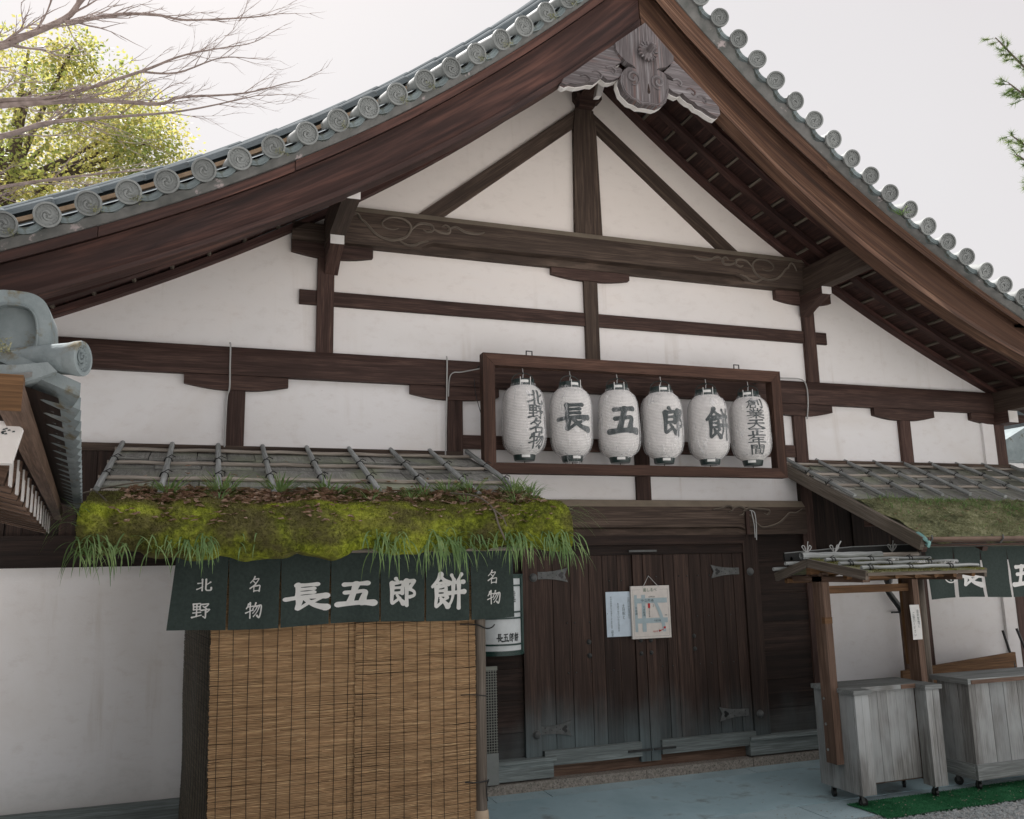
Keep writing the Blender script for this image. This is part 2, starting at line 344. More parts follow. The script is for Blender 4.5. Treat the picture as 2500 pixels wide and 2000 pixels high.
def film():
    m, nt, b, out = new_mat('clear_plastic_film')
    tc = N(nt, 'ShaderNodeTexCoord')
    n1 = noise_tex(nt, mapping(nt, tc.outputs['Object'], (16, 16, 5)), 1.0, 4, 0.6, 1.2)
    b.inputs['Base Color'].default_value = (0.95, 0.96, 0.97, 1)
    b.inputs['Roughness'].default_value = 0.2
    b.inputs['Specular IOR Level'].default_value = 0.6
    bump(nt, b, n1, 0.7, 0.02)
    tr = N(nt, 'ShaderNodeBsdfTransparent')
    lw = N(nt, 'ShaderNodeLayerWeight'); lw.inputs[0].default_value = 0.30
    f = math_node(nt, 'ADD', math_node(nt, 'MULTIPLY', lw.outputs['Facing'], 0.42), math_node(nt, 'MULTIPLY', smooth01(nt, n1, 0.52, 0.72), 0.34), clamp=True)
    mx = N(nt, 'ShaderNodeMixShader')
    nt.links.new(math_node(nt, 'ADD', f, 0.03, clamp=True), mx.inputs[0])
    nt.links.new(tr.outputs[0], mx.inputs[1]); nt.links.new(b.outputs[0], mx.inputs[2])
    nt.links.new(mx.outputs[0], out.inputs[0])
    return m
M['film'] = film()

# ------------------------------------------------------------------ mesh builder
class MB:
    def __init__(self):
        self.v, self.f, self.uv = [], [], []
    def quad(self, pts, uvs=None):
        k = len(self.v)
        self.v += [tuple(p) for p in pts]
        self.f.append(tuple(range(k, k + len(pts))))
        self.uv.append(uvs or [(0, 0)] * len(pts))
    def box(self, c, s, rot=None, long=None, off=None):
        c = Vector(c); sx, sy, sz = s[0] / 2, s[1] / 2, s[2] / 2
        rot = rot or Matrix.Identity(3)
        if long is None: long = max(range(3), key=lambda i: s[i])
        o = random.random() * 20 if off is None else off
        for ax in range(3):
            a, b = [i for i in range(3) if i != ax]
            for sg in (-1, 1):
                cs = [(-1, -1), (1, -1), (1, 1), (-1, 1)]
                flip = (sg > 0) == (ax == 1)
                if flip: cs = cs[::-1]
                pts, uvs = [], []
                for p, q in cs:
                    l = [0, 0, 0]
                    h = (sx, sy, sz)
                    l[ax] = sg * h[ax]; l[a] = p * h[a]; l[b] = q * h[b]
                    pts.append(c + rot @ Vector(l))
                    if ax == long: uvs.append((l[a] * 0.4 + o, l[b] + o))
                    else:
                        other = b if a == long else a
                        uvs.append((l[long] + o, l[other] + sg * 0.31 * (ax + 1) + o))
                self.quad(pts, uvs)
        return self
    def beam(self, p0, p1, w, h, up=(0, 0, 1)):
        p0, p1 = Vector(p0), Vector(p1)
        d = p1 - p0; L = d.length; d.normalize()
        up = Vector(up); side = d.cross(up)
        if side.length < 1e-4: side = d.cross(Vector((1, 0, 0)))
        side.normalize(); u2 = side.cross(d)
        rot = Matrix((d, side, u2)).transposed()
        return self.box((p0 + p1) / 2, (L, w, h), rot, 0)
    def ring_tube(self, rings, cap=True, closed=True, u0=0.0):
        k = len(self.v); n = len(rings[0])
        for r in rings: self.v += [tuple(p) for p in r]
        us = [u0]
        for i in range(1, len(rings)):
            a = Vector(rings[i][0]) - Vector(rings[i - 1][0]); us.append(us[-1] + a.length)
        vs = [0.0]
        for j in range(1, n + 1):
            a = Vector(rings[0][j % n]) - Vector(rings[0][j - 1]); vs.append(vs[-1] + a.length)
        m = n if closed else n - 1
        for i in range(len(rings) - 1):
            for j in range(m):
                j2 = (j + 1) % n
                self.f.append((k + i * n + j, k + i * n + j2, k + (i + 1) * n + j2, k + (i + 1) * n + j))
                self.uv.append([(us[i], vs[j]), (us[i], vs[j + 1]), (us[i + 1], vs[j + 1]), (us[i + 1], vs[j])])
        if cap and closed:
            for i, rev in ((0, True), (len(rings) - 1, False)):
                idx = [k + i * n + j for j in range(n)]
                if rev: idx = idx[::-1]
                self.f.append(tuple(idx))
                self.uv.append([(self.v[q][0] * 0.3, self.v[q][2]) for q in idx])
        return self
    def tube(self, pts, r, n=8, cap=True, squash=None):
        pts = [Vector(p) for p in pts]
        rs = r if isinstance(r, (list, tuple)) else [r] * len(pts)
        rings = []; prev = None
        for i, p in enumerate(pts):
            d = (pts[min(i + 1, len(pts) - 1)] - pts[max(i - 1, 0)])
            if d.length < 1e-9: d = Vector((0, 0, 1))
            d.normalize()
            if prev is None:
                a = Vector((0, 0, 1)) if abs(d.z) < 0.9 else Vector((1, 0, 0))
                nx = d.cross(a).normalized()
            else:
                nx = (prev - d * prev.dot(d))
                nx = nx.normalized() if nx.length > 1e-6 else d.cross(Vector((0.3, 0.8, 0.1))).normalized()
            prev = nx; ny = d.cross(nx)
            rings.append([p + (nx * math.cos(2 * math.pi * j / n) + ny * math.sin(2 * math.pi * j / n)) * rs[i] for j in range(n)])
        return self.ring_tube(rings, cap, True, random.random() * 10)
    def prism(self, poly, fn, d0, d1, back=True):
        """poly counter-clockwise seen from the d0 side; fn(x, y, d) -> point"""
        n = len(poly)
        o = random.random() * 10
        a = [fn(x, y, d0) for x, y in poly]; b = [fn(x, y, d1) for x, y in poly]
        self.quad(a, [(x + o, y + o) for x, y in poly])
        if back: self.quad(b[::-1], [(x + o, y + o) for x, y in poly[::-1]])
        per = 0
        for i in range(n):
            j = (i + 1) % n
            l = math.dist(poly[i], poly[j])
            self.quad([a[j], a[i], b[i], b[j]], [(per + l + o, 0), (per + o, 0), (per + o, abs(d1 - d0)), (per + l + o, abs(d1 - d0))])
            per += l
        return self
    def lathe(self, prof, c, n=24, ax=None, cap=True):
        """prof: (radius, height) along ax (default +Z)"""
        c = Vector(c); ax = Vector(ax or (0, 0, 1)).normalized()
        e1 = ax.cross(Vector((0, 1, 0)) if abs(ax.y) < 0.9 else Vector((1, 0, 0))).normalized(); e2 = ax.cross(e1)
        rings = [[c + ax * h + (e1 * math.cos(2 * math.pi * j / n) + e2 * math.sin(2 * math.pi * j / n)) * r for j in range(n)] for r, h in prof]
        return self.ring_tube(rings, cap)
    def grid(self, fn, nu, nv, us=(0, 1), vs=(0, 1), uvs=(1, 1), flip=False):
        k = len(self.v)
        for i in range(nu + 1):
            for j in range(nv + 1):
                self.v.append(tuple(fn(us[0] + (us[1] - us[0]) * i / nu, vs[0] + (vs[1] - vs[0]) * j / nv)))
        q = nv + 1
        for i in range(nu):
            for j in range(nv):
                f = (k + i * q + j, k + (i + 1) * q + j, k + (i + 1) * q + j + 1, k + i * q + j + 1)
                w = [(i / nu * uvs[0], j / nv * uvs[1]), ((i + 1) / nu * uvs[0], j / nv * uvs[1]), ((i + 1) / nu * uvs[0], (j + 1) / nv * uvs[1]), (i / nu * uvs[0], (j + 1) / nv * uvs[1])]
                if flip: f, w = f[::-1], w[::-1]
                self.f.append(f); self.uv.append(w)
        return self
    def sphere(self, c, r, n=10, m=6, sc=(1, 1, 1)):
        c = Vector(c)
        rings = [[c + Vector((math.sin(a) * math.cos(2 * math.pi * j / n) * sc[0], math.sin(a) * math.sin(2 * math.pi * j / n) * sc[1], -math.cos(a) * sc[2])) * r for j in range(n)] for a in [math.pi * (0.04 + 0.92 * i / m) for i in range(m + 1)]]
        return self.ring_tube(rings, True)
    def mesh(self, name, mat, smooth=None):
        me = bpy.data.meshes.new(name)
        me.from_pydata(self.v, [], self.f)
        ul = me.uv_layers.new(name='UVMap')
        flat = [x for f in self.uv for t in f for x in t]
        ul.data.foreach_set('uv', flat)
        me.materials.append(mat if not isinstance(mat, str) else M[mat])
        me.validate(clean_customdata=False)
        me.update()
        if smooth:
            me.shade_smooth() if hasattr(me, 'shade_smooth') else me.polygons.foreach_set('use_smooth', [True] * len(me.polygons))
            if smooth < 180: me.set_sharp_from_angle(angle=R(smooth))
        return me
    def build(self, name, mat, parent=None, smooth=None, bevel=None, seg=1, **tags):
        return put(name, self.mesh(name, mat, smooth), parent, bevel, seg, **tags)

def put(name, me, parent=None, bevel=None, seg=1, **tags):
    o = bpy.data.objects.new(name, me)
    COL.objects.link(o)
    if parent is not None: adopt(o, parent)
    if bevel:
        bm = o.modifiers.new('edge', 'BEVEL'); bm.width = bevel; bm.segments = seg; bm.limit_method = 'ANGLE'; bm.angle_limit = R(40)
    tag(o, **tags)
    return o

def adopt(o, parent):
    """parent a world-space mesh; the thing's own base point is stored on the root Empty"""
    root = parent
    while root.parent: root = root.parent
    o.parent = parent
    if parent.type == 'EMPTY':
        o.matrix_parent_inverse = Matrix.Translation(-Vector(parent.location))

def tag(o, label=None, cat=None, group=None, kind=None):
    if label: o['label'] = label
    if cat: o['category'] = cat
    if group: o['group'] = group
    if kind: o['kind'] = kind
    return o

def thing(name, label, cat, loc=(0, 0, 0), group=None):
    o = bpy.data.objects.new(name, None)
    o.empty_display_size = 0.1
    COL.objects.link(o)
    o.location = loc
    return tag(o, label, cat, group)

def clone(o, dx=(0, 0, 0), parent=None):
    """copy of a part (with its sub-parts); shares mesh data"""
    c = o.copy(); COL.objects.link(c)
    if parent is not None: c.parent = parent
    c.location = Vector(o.location) + Vector(dx)
    for ch in list(o.children):
        d = ch.copy(); COL.objects.link(d); d.parent = c
    return c

def lerp(a, b, t): return a + (b - a) * t
def interp(x, pts):
    if x <= pts[0][0]:
        (x0, y0), (x1, y1) = pts[0], pts[1]
    elif x >= pts[-1][0]:
        (x0, y0), (x1, y1) = pts[-2], pts[-1]
    else:
        for (x0, y0), (x1, y1) in zip(pts, pts[1:]):
            if x0 <= x <= x1: break
    return y0 + (y1 - y0) * (x - x0) / (x1 - x0)
def poly_fit(pts, deg=3):
    """least squares polynomial, so that measured curves come out smooth"""
    n = deg + 1
    A = [[sum(x ** (i + j) for x, _ in pts) for j in range(n)] + [sum(y * x ** i for x, y in pts)] for i in range(n)]
    for i in range(n):
        p = max(range(i, n), key=lambda r: abs(A[r][i])); A[i], A[p] = A[p], A[i]
        for r in range(n):
            if r != i:
                k = A[r][i] / A[i][i]
                A[r] = [a - k * b for a, b in zip(A[r], A[i])]
    c = [A[i][n] / A[i][i] for i in range(n)]
    return lambda x: sum(ci * x ** i for i, ci in enumerate(c))
def catmull(pts, k=6):
    out = []
    P = [pts[0]] + list(pts) + [pts[-1]]
    for i in range(1, len(P) - 2):
        a, b, c, d = P[i - 1], P[i], P[i + 1], P[i + 2]
        for j in range(k):
            t = j / k
            out.append(tuple(0.5 * ((2 * b[q]) + (-a[q] + c[q]) * t + (2 * a[q] - 5 * b[q] + 4 * c[q] - d[q]) * t * t + (-a[q] + 3 * b[q] - 3 * c[q] + d[q]) * t ** 3) for q in range(len(b))))
    out.append(tuple(pts[-1]))
    return out

# printed characters: outlines of Blender's own font, read once while the scene is still empty
T_TITLE, T_MAP1, T_MAP2, T_MAP3, T_MAP4 = '道しるべ', '中立売通', '千本通', '七本松通', '今出川通'
T_MAP5, T_MAP6, T_MAP7, T_MAP8, T_MAP9 = '北野商店街', '長五郎餅本舗', '当店', '西陣', '現在地'
T_N1, T_N2, T_N3, T_N4, T_N5 = '三月二十五日まで', '土日祝と', 'お店させていただきます', '平日は本店にてお待ちしております', '店主'
T_S1, T_S2 = '店内禁煙に', 'ご協力ください'
TYPE = {}
for _ch in sorted(set(T_TITLE + T_MAP1 + T_MAP2 + T_MAP3 + T_MAP4 + T_MAP5 + T_MAP6 + T_MAP7 + T_MAP8 + T_MAP9 + T_N1 + T_N2 + T_N3 + T_N4 + T_N5 + T_S1 + T_S2 + '處')):
    _cu = bpy.data.curves.new('glyph', 'FONT'); _cu.body = _ch; _cu.size = 1.0; _cu.resolution_u = 2
    _ob = bpy.data.objects.new('glyph', _cu); COL.objects.link(_ob)
    _me = bpy.data.meshes.new_from_object(_ob.evaluated_get(bpy.context.evaluated_depsgraph_get()))
    TYPE[_ch] = ([(v.co.x, v.co.y) for v in _me.vertices], [tuple(p.vertices) for p in _me.polygons])
    bpy.data.objects.remove(_ob); bpy.data.curves.remove(_cu); bpy.data.meshes.remove(_me)

# ================================================================== SETTING: ground
g = MB(); g.grid(lambda u, v: (u, v, -0.012), 2, 2, (-300, 300), (-200, 400), (600, 600)); g.build('ground', 'gravel_far', kind='structure')
# worn concrete apron in front of the doors, with two strips of paving slabs
pv = MB(); pv.box((-0.6, -0.735, -0.046), (9.0, 0.925, 0.1)); pv.build('concrete_path', 'concrete', kind='structure', bevel=0.006)
x = -1.9
k = 0
for w in (0.86, 0.44, 0.92, 0.88, 0.95, 0.9, 0.9, 0.9):
    s = MB(); s.box((x + w / 2, -0.165 + random.uniform(-.002, .002), -0.047 + random.uniform(-.003, .002)), (w - 0.008, 0.205, 0.1)); s.build('paving_slab', 'slab', kind='structure', bevel=0.006)
    x += w
x = -1.35
for w in (0.75, 0.72, 0.745, 0.74, 0.78, 0.76, 0.8):
    s = MB(); s.box((x + w / 2, -1.395, -0.048 + random.uniform(-.003, .002)), (w - 0.012, 0.372, 0.1)); s.build('paving_slab', 'slab', kind='structure', bevel=0.007)
    x += w
gb = MB(); gb.grid(lambda u, v: (u, v, -0.006), 2, 2, (-6, 9), (-9, -1.585), (10, 10)); gb.build('gravel_bed', 'gravel_far', kind='structure')
# gravel stones
gr = MB()
def pebble(c, s):
    k = len(gr.v)
    a = random.random() * 6.28
    ca, sa = math.cos(a), math.sin(a)
    base = [(1, 0, 0), (0.2, 0.95, 0), (-0.9, 0.3, 0), (-0.5, -0.85, 0), (0.6, -0.75, 0)]
    j = [random.uniform(0.75, 1.15) for _ in base]
    for (px, py, _), q in zip(base, j):
        px, py = px * s * q, py * s * q * 0.8
        gr.v.append((c[0] + px * ca - py * sa, c[1] + px * sa + py * ca, c[2] - s * 0.2 + random.uniform(-.2, .2) * s))
    gr.v.append((c[0] + random.uniform(-.3, .3) * s, c[1] + random.uniform(-.3, .3) * s, c[2] + s * random.uniform(.45, .75)))
    for i in range(5):
        gr.f.append((k + i, k + (i + 1) % 5, k + 5)); gr.uv.append([(0, 0)] * 3)
for _ in range(9000):
    px = random.uniform(0.3, 3.6); py = -1.60 - random.random() ** 1.2 * 0.75
    pebble((px, py, 0.001), random.uniform(0.006, 0.013))
gr.build('gravel', 'pebble', kind='stuff')
# granite sill stones under the timber sills
x = -1.75
for w in (0.62, 1.42, 1.0, 0.72, 1.25, 1.6):
    s = MB(); s.box((x + w / 2, 0.02, 0.027), (w - 0.006, 0.2, 0.09)); s.build('sill_stone', 'granite', kind='structure', bevel=0.012, seg=2)
    x += w

# ================================================================== THE HALL
hall = thing('timber_hall', 'white plastered timber hall with a wide tiled gable roof and carved pendant', 'building')
zs_fn = poly_fit([(0.17, 6.05), (0.73, 5.62), (1.0, 5.41), (1.27, 5.21), (2.1, 4.58), (2.58, 4.275), (3.21, 4.0), (4.2, 3.52), (4.47, 3.37), (5.6, 2.92)], 3)
def zs(x): return zs_fn(abs(x))
lowL = poly_fit([(-5.6, 2.78), (-4.134, 3.315), (-3.192, 3.728), (-2.949, 3.849), (-2.33, 4.193), (-1.581, 4.641), (-1.11, 4.998), (-0.699, 5.297), (0.004, 5.928)], 4)
upL = poly_fit([(-5.6, 2.99), (-4.302, 3.489), (-3.202, 3.972), (-2.96, 4.134), (-1.942, 4.75), (-1.113, 5.363), (-0.339, 6.054), (0, 6.36)], 4)
lowR = poly_fit([(0.004, 5.928), (0.422, 5.58), (1.02, 4.987), (1.947, 4.315), (2.215, 4.154), (2.372, 4.047), (3.427, 3.528), (3.66, 3.417), (5.4, 2.77)], 4)
upR = poly_fit([(0, 6.33), (0.128, 6.156), (0.724, 5.602), (1.66, 4.85), (3.02, 4.068), (3.672, 3.696), (5.4, 2.98)], 4)
dL = poly_fit([(-5.6, 3.12), (-4.26, 3.64), (-4.05, 3.73), (-3.62, 3.92), (-3.22, 4.13), (-2.82, 4.34), (-2.41, 4.58), (-2.01, 4.84), (-1.64, 5.10), (-1.28, 5.38), (-0.93, 5.68), (-0.75, 5.84), (0, 6.53)], 4)
dR = poly_fit([(0, 6.53), (0.42, 6.12), (0.75, 5.80), (1.06, 5.50), (1.40, 5.20), (1.76, 4.92), (2.12, 4.66), (2.48, 4.42), (2.88, 4.20), (3.26, 3.98), (3.46, 3.87), (5.4, 2.98)], 4)
XL, XR = -5.6, 5.4
plankL = poly_fit([(-5.6, 2.93), (-4.283, 3.46), (-3.2, 3.935), (-2.962, 4.093), (-1.961, 4.699), (-1.145, 5.303), (-0.384, 5.982), (0, 6.34)], 4)
ptopL = poly_fit([(-5.6, 2.985), (-4.287, 3.513), (-3.792, 3.735), (-3.204, 4.022), (-2.964, 4.151), (-2.739, 4.271), (-2.072, 4.681), (-1.144, 5.375), (-0.514, 5.954), (0, 6.43)], 4)
plankR = poly_fit([(0.0, 6.155), (0.075, 6.083), (0.661, 5.538), (1.583, 4.797), (2.919, 4.01), (3.56, 3.663), (5.4, 2.86)], 4)
ptopR = poly_fit([(0.0, 6.365), (0.305, 6.072), (1.005, 5.403), (1.429, 5.065), (1.664, 4.885), (2.302, 4.448), (2.9, 4.08), (3.569, 3.715), (5.4, 2.92)], 4)

# ---- plaster panels between the timbers (front face 3 cm behind the timber faces)
def panel(poly, y0=0.03, y1=0.11, mat='plaster'):
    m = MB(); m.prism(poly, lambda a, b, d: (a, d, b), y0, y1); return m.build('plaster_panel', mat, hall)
def rect(x0, x1, z0, z1): return [(x0, z0), (x1, z0), (x1, z1), (x0, z1)]
def under_roof(x0, x1, z0, n=8):
    xs = [lerp(x1, x0, i / n) for i in range(n + 1)]
    return [(x0, z0), (x1, z0)] + [(q, max(z0 + 0.001, zs(q) + 0.03)) for q in xs]
for a, b in ((-5.2, -2.98), (-2.9, -1.29), (-1.21, 2.05), (2.15, 3.30), (3.39, 4.54)): panel(rect(a, b, 2.58, 3.16))
panel(rect(-1.24, 0.40, 2.2, 2.58), 0.031); panel(rect(0.46, 2.1, 2.2, 2.58), 0.031)
for a, b in ((-2.28, -0.02), (0.02, 2.28)):
    panel(rect(a, b, 3.34, 3.79)); panel(rect(a, b, 3.82, 4.28))
panel(under_roof(-5.2, -2.26, 3.34)); panel(under_roof(2.26, 4.56, 3.34))
panel([(-2.2, 4.55), (-1.45, 4.55), (0, 5.72), (0, zs(0.05) + .03)] + [(q, zs(q) + .03) for q in (-.4, -.8, -1.2, -1.6, -2.0, -2.2)])
panel([(-1.45, 4.55), (0, 4.55), (0, 5.70)], 0.032)
panel([(0, 4.55), (1.45, 4.55), (0, 5.70)], 0.032)
panel([(1.45, 4.55), (2.2, 4.55)] + [(q, zs(q) + .03) for q in (2.2, 2.0, 1.6, 1.2, .8, .4, .05)] + [(0, 5.72)])
panel(rect(-5.6, -3.05, 0.17, 1.78)); panel(rect(2.12, 3.33, 0.12, 1.80)); panel(rect(3.36, 4.58, 0.12, 1.80))
bw = MB(); bw.prism([(-5.6, 0), (4.6, 0), (4.6, zs(4.6) + .06), (2.3, zs(2.3) + .06), (0, 6.2), (-2.3, zs(2.3) + .06), (-5.6, zs(5.6) + .06)], lambda a, b, d: (a, d, b), 0.12, 0.3)
bw.build('light_block_core', 'door_dark', hall)  # dark backing added behind the panels to block light
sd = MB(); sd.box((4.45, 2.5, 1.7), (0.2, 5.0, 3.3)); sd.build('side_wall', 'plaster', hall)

# ---- posts, rails and beams
def timber(name, x0, x1, z0, z1, y0, y1, mat='timber', bev=0.006):
    m = MB(); m.box(((x0 + x1) / 2, (y0 + y1) / 2, (z0 + z1) / 2), (x1 - x0, y1 - y0, z1 - z0)); return m.build(name, mat, hall, bevel=bev)
for cx in (-2.3, 2.3): timber('post', cx - .066, cx + .066, 3.36, 4.17, -0.006, 0.12)
timber('post', -.064, .064, 3.36, 4.18, -0.006, 0.12, 'beam')
for cx in (-2.94, -1.25): timber('post', cx - .063, cx + .063, 2.55, 3.06, -0.006, 0.12)
timber('post', 0.363, 0.497, 2.23, 3.15, -0.004, 0.12)
for cx in (2.10, 3.345, 4.57): timber('post', cx - .066, cx + .066, 0.0, 3.06, -0.006, 0.12)
timber('nuki_rail', -2.5, 2.5, 3.747, 3.864, 0.004, 0.1)
timber('lower_rail', -1.19, 2.05, 2.638, 2.75, 0.004, 0.1)
def long_beam(name, x0, x1, z0, z1, face, mat, eyebrow=None, n=60):
    """rounded beam: the front bulges by `face`, the underside front edge can be cut back over a stretch"""
    rings = []
    h = z1 - z0
    for i in range(n + 1):
        q = lerp(x0, x1, i / n)
        yb = -face * 0.85
        if eyebrow:
            a, b = eyebrow
            t = min(max((q - a) / 0.09, 0), 1) * min(max((b - q) / 0.09, 0), 1)
            yb = lerp(-face * 0.85, -face * 0.30, t)
            zb = lerp(z0 + 0.012, z0 + h * 0.18, t)
        else: zb = z0 + h * .1
        rings.append([(q, 0.06, z0), (q, yb, z0), (q, yb, zb), (q, -face * .9, zb + 0.012), (q, -face, z0 + h * .5), (q, -face * .86, z0 + h * .78), (q, -face * .3, z1 - h * .04), (q, 0.06, z1)])
    m = MB(); m.ring_tube(rings, True, True, random.random() * 9); return m.build(name, mat, hall, smooth=28)
long_beam('main_beam', -5.4, 4.66, 3.142, 3.37, 0.045, 'timber')
long_beam('rainbow_beam', -2.24, 2.24, 4.25, 4.6, 0.10, 'beam', (-1.55, 1.55), 90)
timber('beam_end', -2.57, -2.24, 4.25, 4.40, -0.05, 0.1, 'beam'); timber('beam_end', 2.24, 2.57, 4.25, 4.40, -0.05, 0.1, 'beam')
long_beam('gate_beam', -1.25, 2.03, 1.93, 2.24, 0.08, 'beam', (-0.4, 1.42), 70)
timber('awning_rail', -4.3, -1.19, 2.556, 2.612, -0.012, 0.1, 'beam'); timber('awning_rail', 2.17, 4.66, 2.566, 2.615, -0.012, 0.1, 'beam')
def arm(cx, hw, z_top, z_end, z_mid, y0=-0.02, name='bracket_arm'):
    n = 12
    pts = [(cx - hw, z_top), (cx - hw, z_end)] + [(cx + hw * t, z_mid + (z_end - z_mid) * (max(0, (abs(t) - .25) / .75)) ** 1.6) for t in [lerp(-1, 1, (i + .5) / n) for i in range(n)]] + [(cx + hw, z_end), (cx + hw, z_top)]
    m = MB(); m.prism(pts, lambda a, b, d: (a, d, b), y0, 0.1); m.build(name, 'timber', hall, bevel=0.004)
for cx in (-2.94, -1.25, 2.10, 3.34, 4.57): arm(cx, .372, 3.141, 3.07, 3.03)
arm(0, .375, 4.249, 4.19, 4.155); arm(-2.25, .32, 4.249, 4.17, 4.135); arm(2.25, .32, 4.249, 4.16, 4.125)
# king post with its cap, and the two slanting struts
kp = MB(); kp.prism([(-.132, 4.57), (.132, 4.57), (.112, 5.62), (.09, 5.80), (-.09, 5.80), (-.112, 5.62)], lambda a, b, d: (a, d, b), -0.012, 0.12); kp.uv = [[(b, a) for a, b in f] for f in kp.uv]; kp.build('king_post', 'beam', hall, bevel=0.006)
kc = MB(); kc.prism([(-.075, 5.80), (.075, 5.80), (.085, 5.85), (.15, 5.885), (.15, 5.97), (-.10, 5.97), (-.10, 5.885), (-.075, 5.85)], lambda a, b, d: (a, d, b), -0.08, 0.1); kc.build('post_cap', 'timber', hall, bevel=0.004)
for sg in (-1, 1):
    st = MB()
    pts = [(sg * 1.36, 4.58), (sg * 1.575, 4.58), (sg * .08, 5.795), (sg * .02, 5.68)]
    if sg > 0: pts = pts
    else: pts = pts[::-1]
    st.prism(pts, lambda a, b, d: (a, d, b), 0.0, 0.1)
    uvd = Vector((-sg * 1.49, 1.2)).normalized()
    st.uv = [[(st.v[i][0] * uvd.x + st.v[i][2] * uvd.y, st.v[i][0] * -uvd.y + st.v[i][2] * uvd.x + st.v[i][1]) for i in f] for f in st.f]
    st.build('strut', 'beam', hall, bevel=0.006)
# vertical timbers: turn the grain upright where the box helper could not know
# ---- scroll carvings in low relief
def relief(pts, r, y, name='scroll_carving', mat='beam', k=6, taper=True, parent=None):
    c = catmull(pts, k)
    n = len(c)
    m = MB()
    rr = [r * (0.35 + 0.65 * math.sin(math.pi * min(1, 0.12 + 0.88 * i / n))) if taper else r for i in range(n)]
    m.tube([(a, y, b) for a, b in c], rr, 6)
    return m.build(name, mat, parent or hall, smooth=180)
scr1 = [(-2.13, 4.424), (-2.108, 4.484), (-2.071, 4.498), (-2.04, 4.451), (-2.009, 4.431), (-1.931, 4.35), (-1.854, 4.312), (-1.768, 4.308), (-1.674, 4.347), (-1.635, 4.433), (-1.69, 4.493), (-1.8, 4.5), (-1.87, 4.455), (-1.854, 4.408), (-1.784, 4.396), (-1.737, 4.413)]
scr2 = [(-1.640, 4.405), (-1.566, 4.472), (-1.465, 4.469), (-1.455, 4.425), (-1.50, 4.408), (-1.535, 4.425)]
scr3 = [(-1.47, 4.45), (-1.392, 4.417), (-1.319, 4.418), (-1.310, 4.46), (-1.345, 4.484), (-1.377, 4.464)]
scr4 = [(-1.33, 4.44), (-1.26, 4.478), (-1.171, 4.442), (-1.066, 4.439), (-1.005, 4.461)]
scr5 = [(-1.74, 4.31), (-1.66, 4.275), (-1.60, 4.285), (-1.555, 4.31), (-1.49, 4.33)]
for sg in (1, -1):
    for s in (scr1, scr2, scr3, scr4, scr5): relief([(sg * a, b) for a, b in s], 0.0125, -0.096, 'scroll_carving', 'carving_pale')
gs = [[(1.048, 2.146), (1.153, 2.161), (1.20, 2.18), (1.242, 2.172), (1.25, 2.14), (1.21, 2.125)], [(1.25, 2.15), (1.32, 2.175), (1.38, 2.15), (1.36, 2.105), (1.315, 2.095)], [(1.36, 2.13), (1.43, 2.16), (1.54, 2.15), (1.632, 2.139), (1.611, 2.10), (1.57, 2.115)], [(1.42, 2.10), (1.50, 2.02), (1.565, 1.99), (1.712, 2.022), (1.80, 2.08), (1.849, 2.116), (1.92, 2.12), (1.99, 2.155)]]
for s in gs:
    relief(s, 0.011, -0.078, 'scroll_carving', 'carving_pale')
    relief([(0.79 - (a - .79) - .81, b) for a, b in s], 0.011, -0.078, 'scroll_carving', 'carving_pale') if s is not gs[3] else None
# ---- eave carpentry: rafters along the slope, pale battens across, boards on top
xs_st = lambda a, b, n: [lerp(a, b, i / n) for i in range(n + 1)]
for sgn, xe in ((-1, -5.5), (1, 5.3)):
    for y0, y1 in ((-0.05, 0.029), (-0.35, -0.275), (-0.66, -0.585)):
        m = MB(); m.ring_tube([[(q, y0, zs(q)), (q, y1, zs(q)), (q, y1, zs(q) + .056), (q, y0, zs(q) + .056)] for q in xs_st(sgn * 0.03, xe, 26)], True, True, random.random() * 9)
        m.build('rafter', 'soffit', hall, smooth=30)
    q = 0.16; i = 0
    while q < abs(xe):
        x0 = sgn * q
        sl = (zs(q + .01) - zs(q - .01)) / .02
        stp = 0.285 / math.sqrt(1 + sl * sl)
        m = MB(); m.beam((x0, 0.02, zs(q) + 0.066), (x0, -1.0, zs(q) + 0.066), 0.022, 0.022, (-sl, 0, 1)); m.build('batten', 'batten', hall)
        xa, xb = x0 + sgn * 0.004, sgn * (q + stp) - sgn * 0.004
        b = MB(); b.beam((xa, -0.5, zs(xa) + 0.088 + random.uniform(0, .004)), (xb, -0.5, zs(xb) + 0.088), 1.0, 0.018)
        b.uv = [[(b.v[k2][1] * 1.0 + i * 3.3, b.v[k2][0]) for k2 in f] for f in b.f]
        b.build('soffit_board', 'soffit', hall)
        q += stp; i += 1
# purlins with white painted ends
for sg in (-1, 1):
    c = sg * 2.26
    m = MB(); m.box((c, -0.5, 4.33), (0.12, 1.04, 0.25), None, 1); p = m.build('purlin', 'beam', hall, bevel=0.004)
    e = MB(); e.box((c, -1.0225, 4.33), (0.122, 0.006, 0.246)); e.build('white_end', 'white_end', p)
    m = MB(); m.prism([(0.0, 4.205), (0.0, 4.0), (-0.12, 4.06), (-0.335, 4.135), (-0.335, 4.205)], lambda a, b, d: (d, a, b), c - .053, c + .053); p = m.build('purlin_bracket', 'timber', hall, bevel=0.003)
    e = MB(); e.box((c, -0.338, 4.172), (0.104, 0.006, 0.074)); e.build('white_end', 'white_end', p)
m = MB(); m.box((4.56, -0.5, 3.25), (0.13, 1.04, 0.21), None, 1); m.build('purlin', 'beam', hall, bevel=0.004)
m = MB(); m.box((4.56, -0.09, 3.085), (0.12, 0.2, 0.12), None, 1); p = m.build('purlin_bracket', 'timber', hall, bevel=0.003)
e = MB(); e.box((4.56, -0.193, 3.085), (0.118, 0.006, 0.118)); e.build('white_end', 'white_end', p)
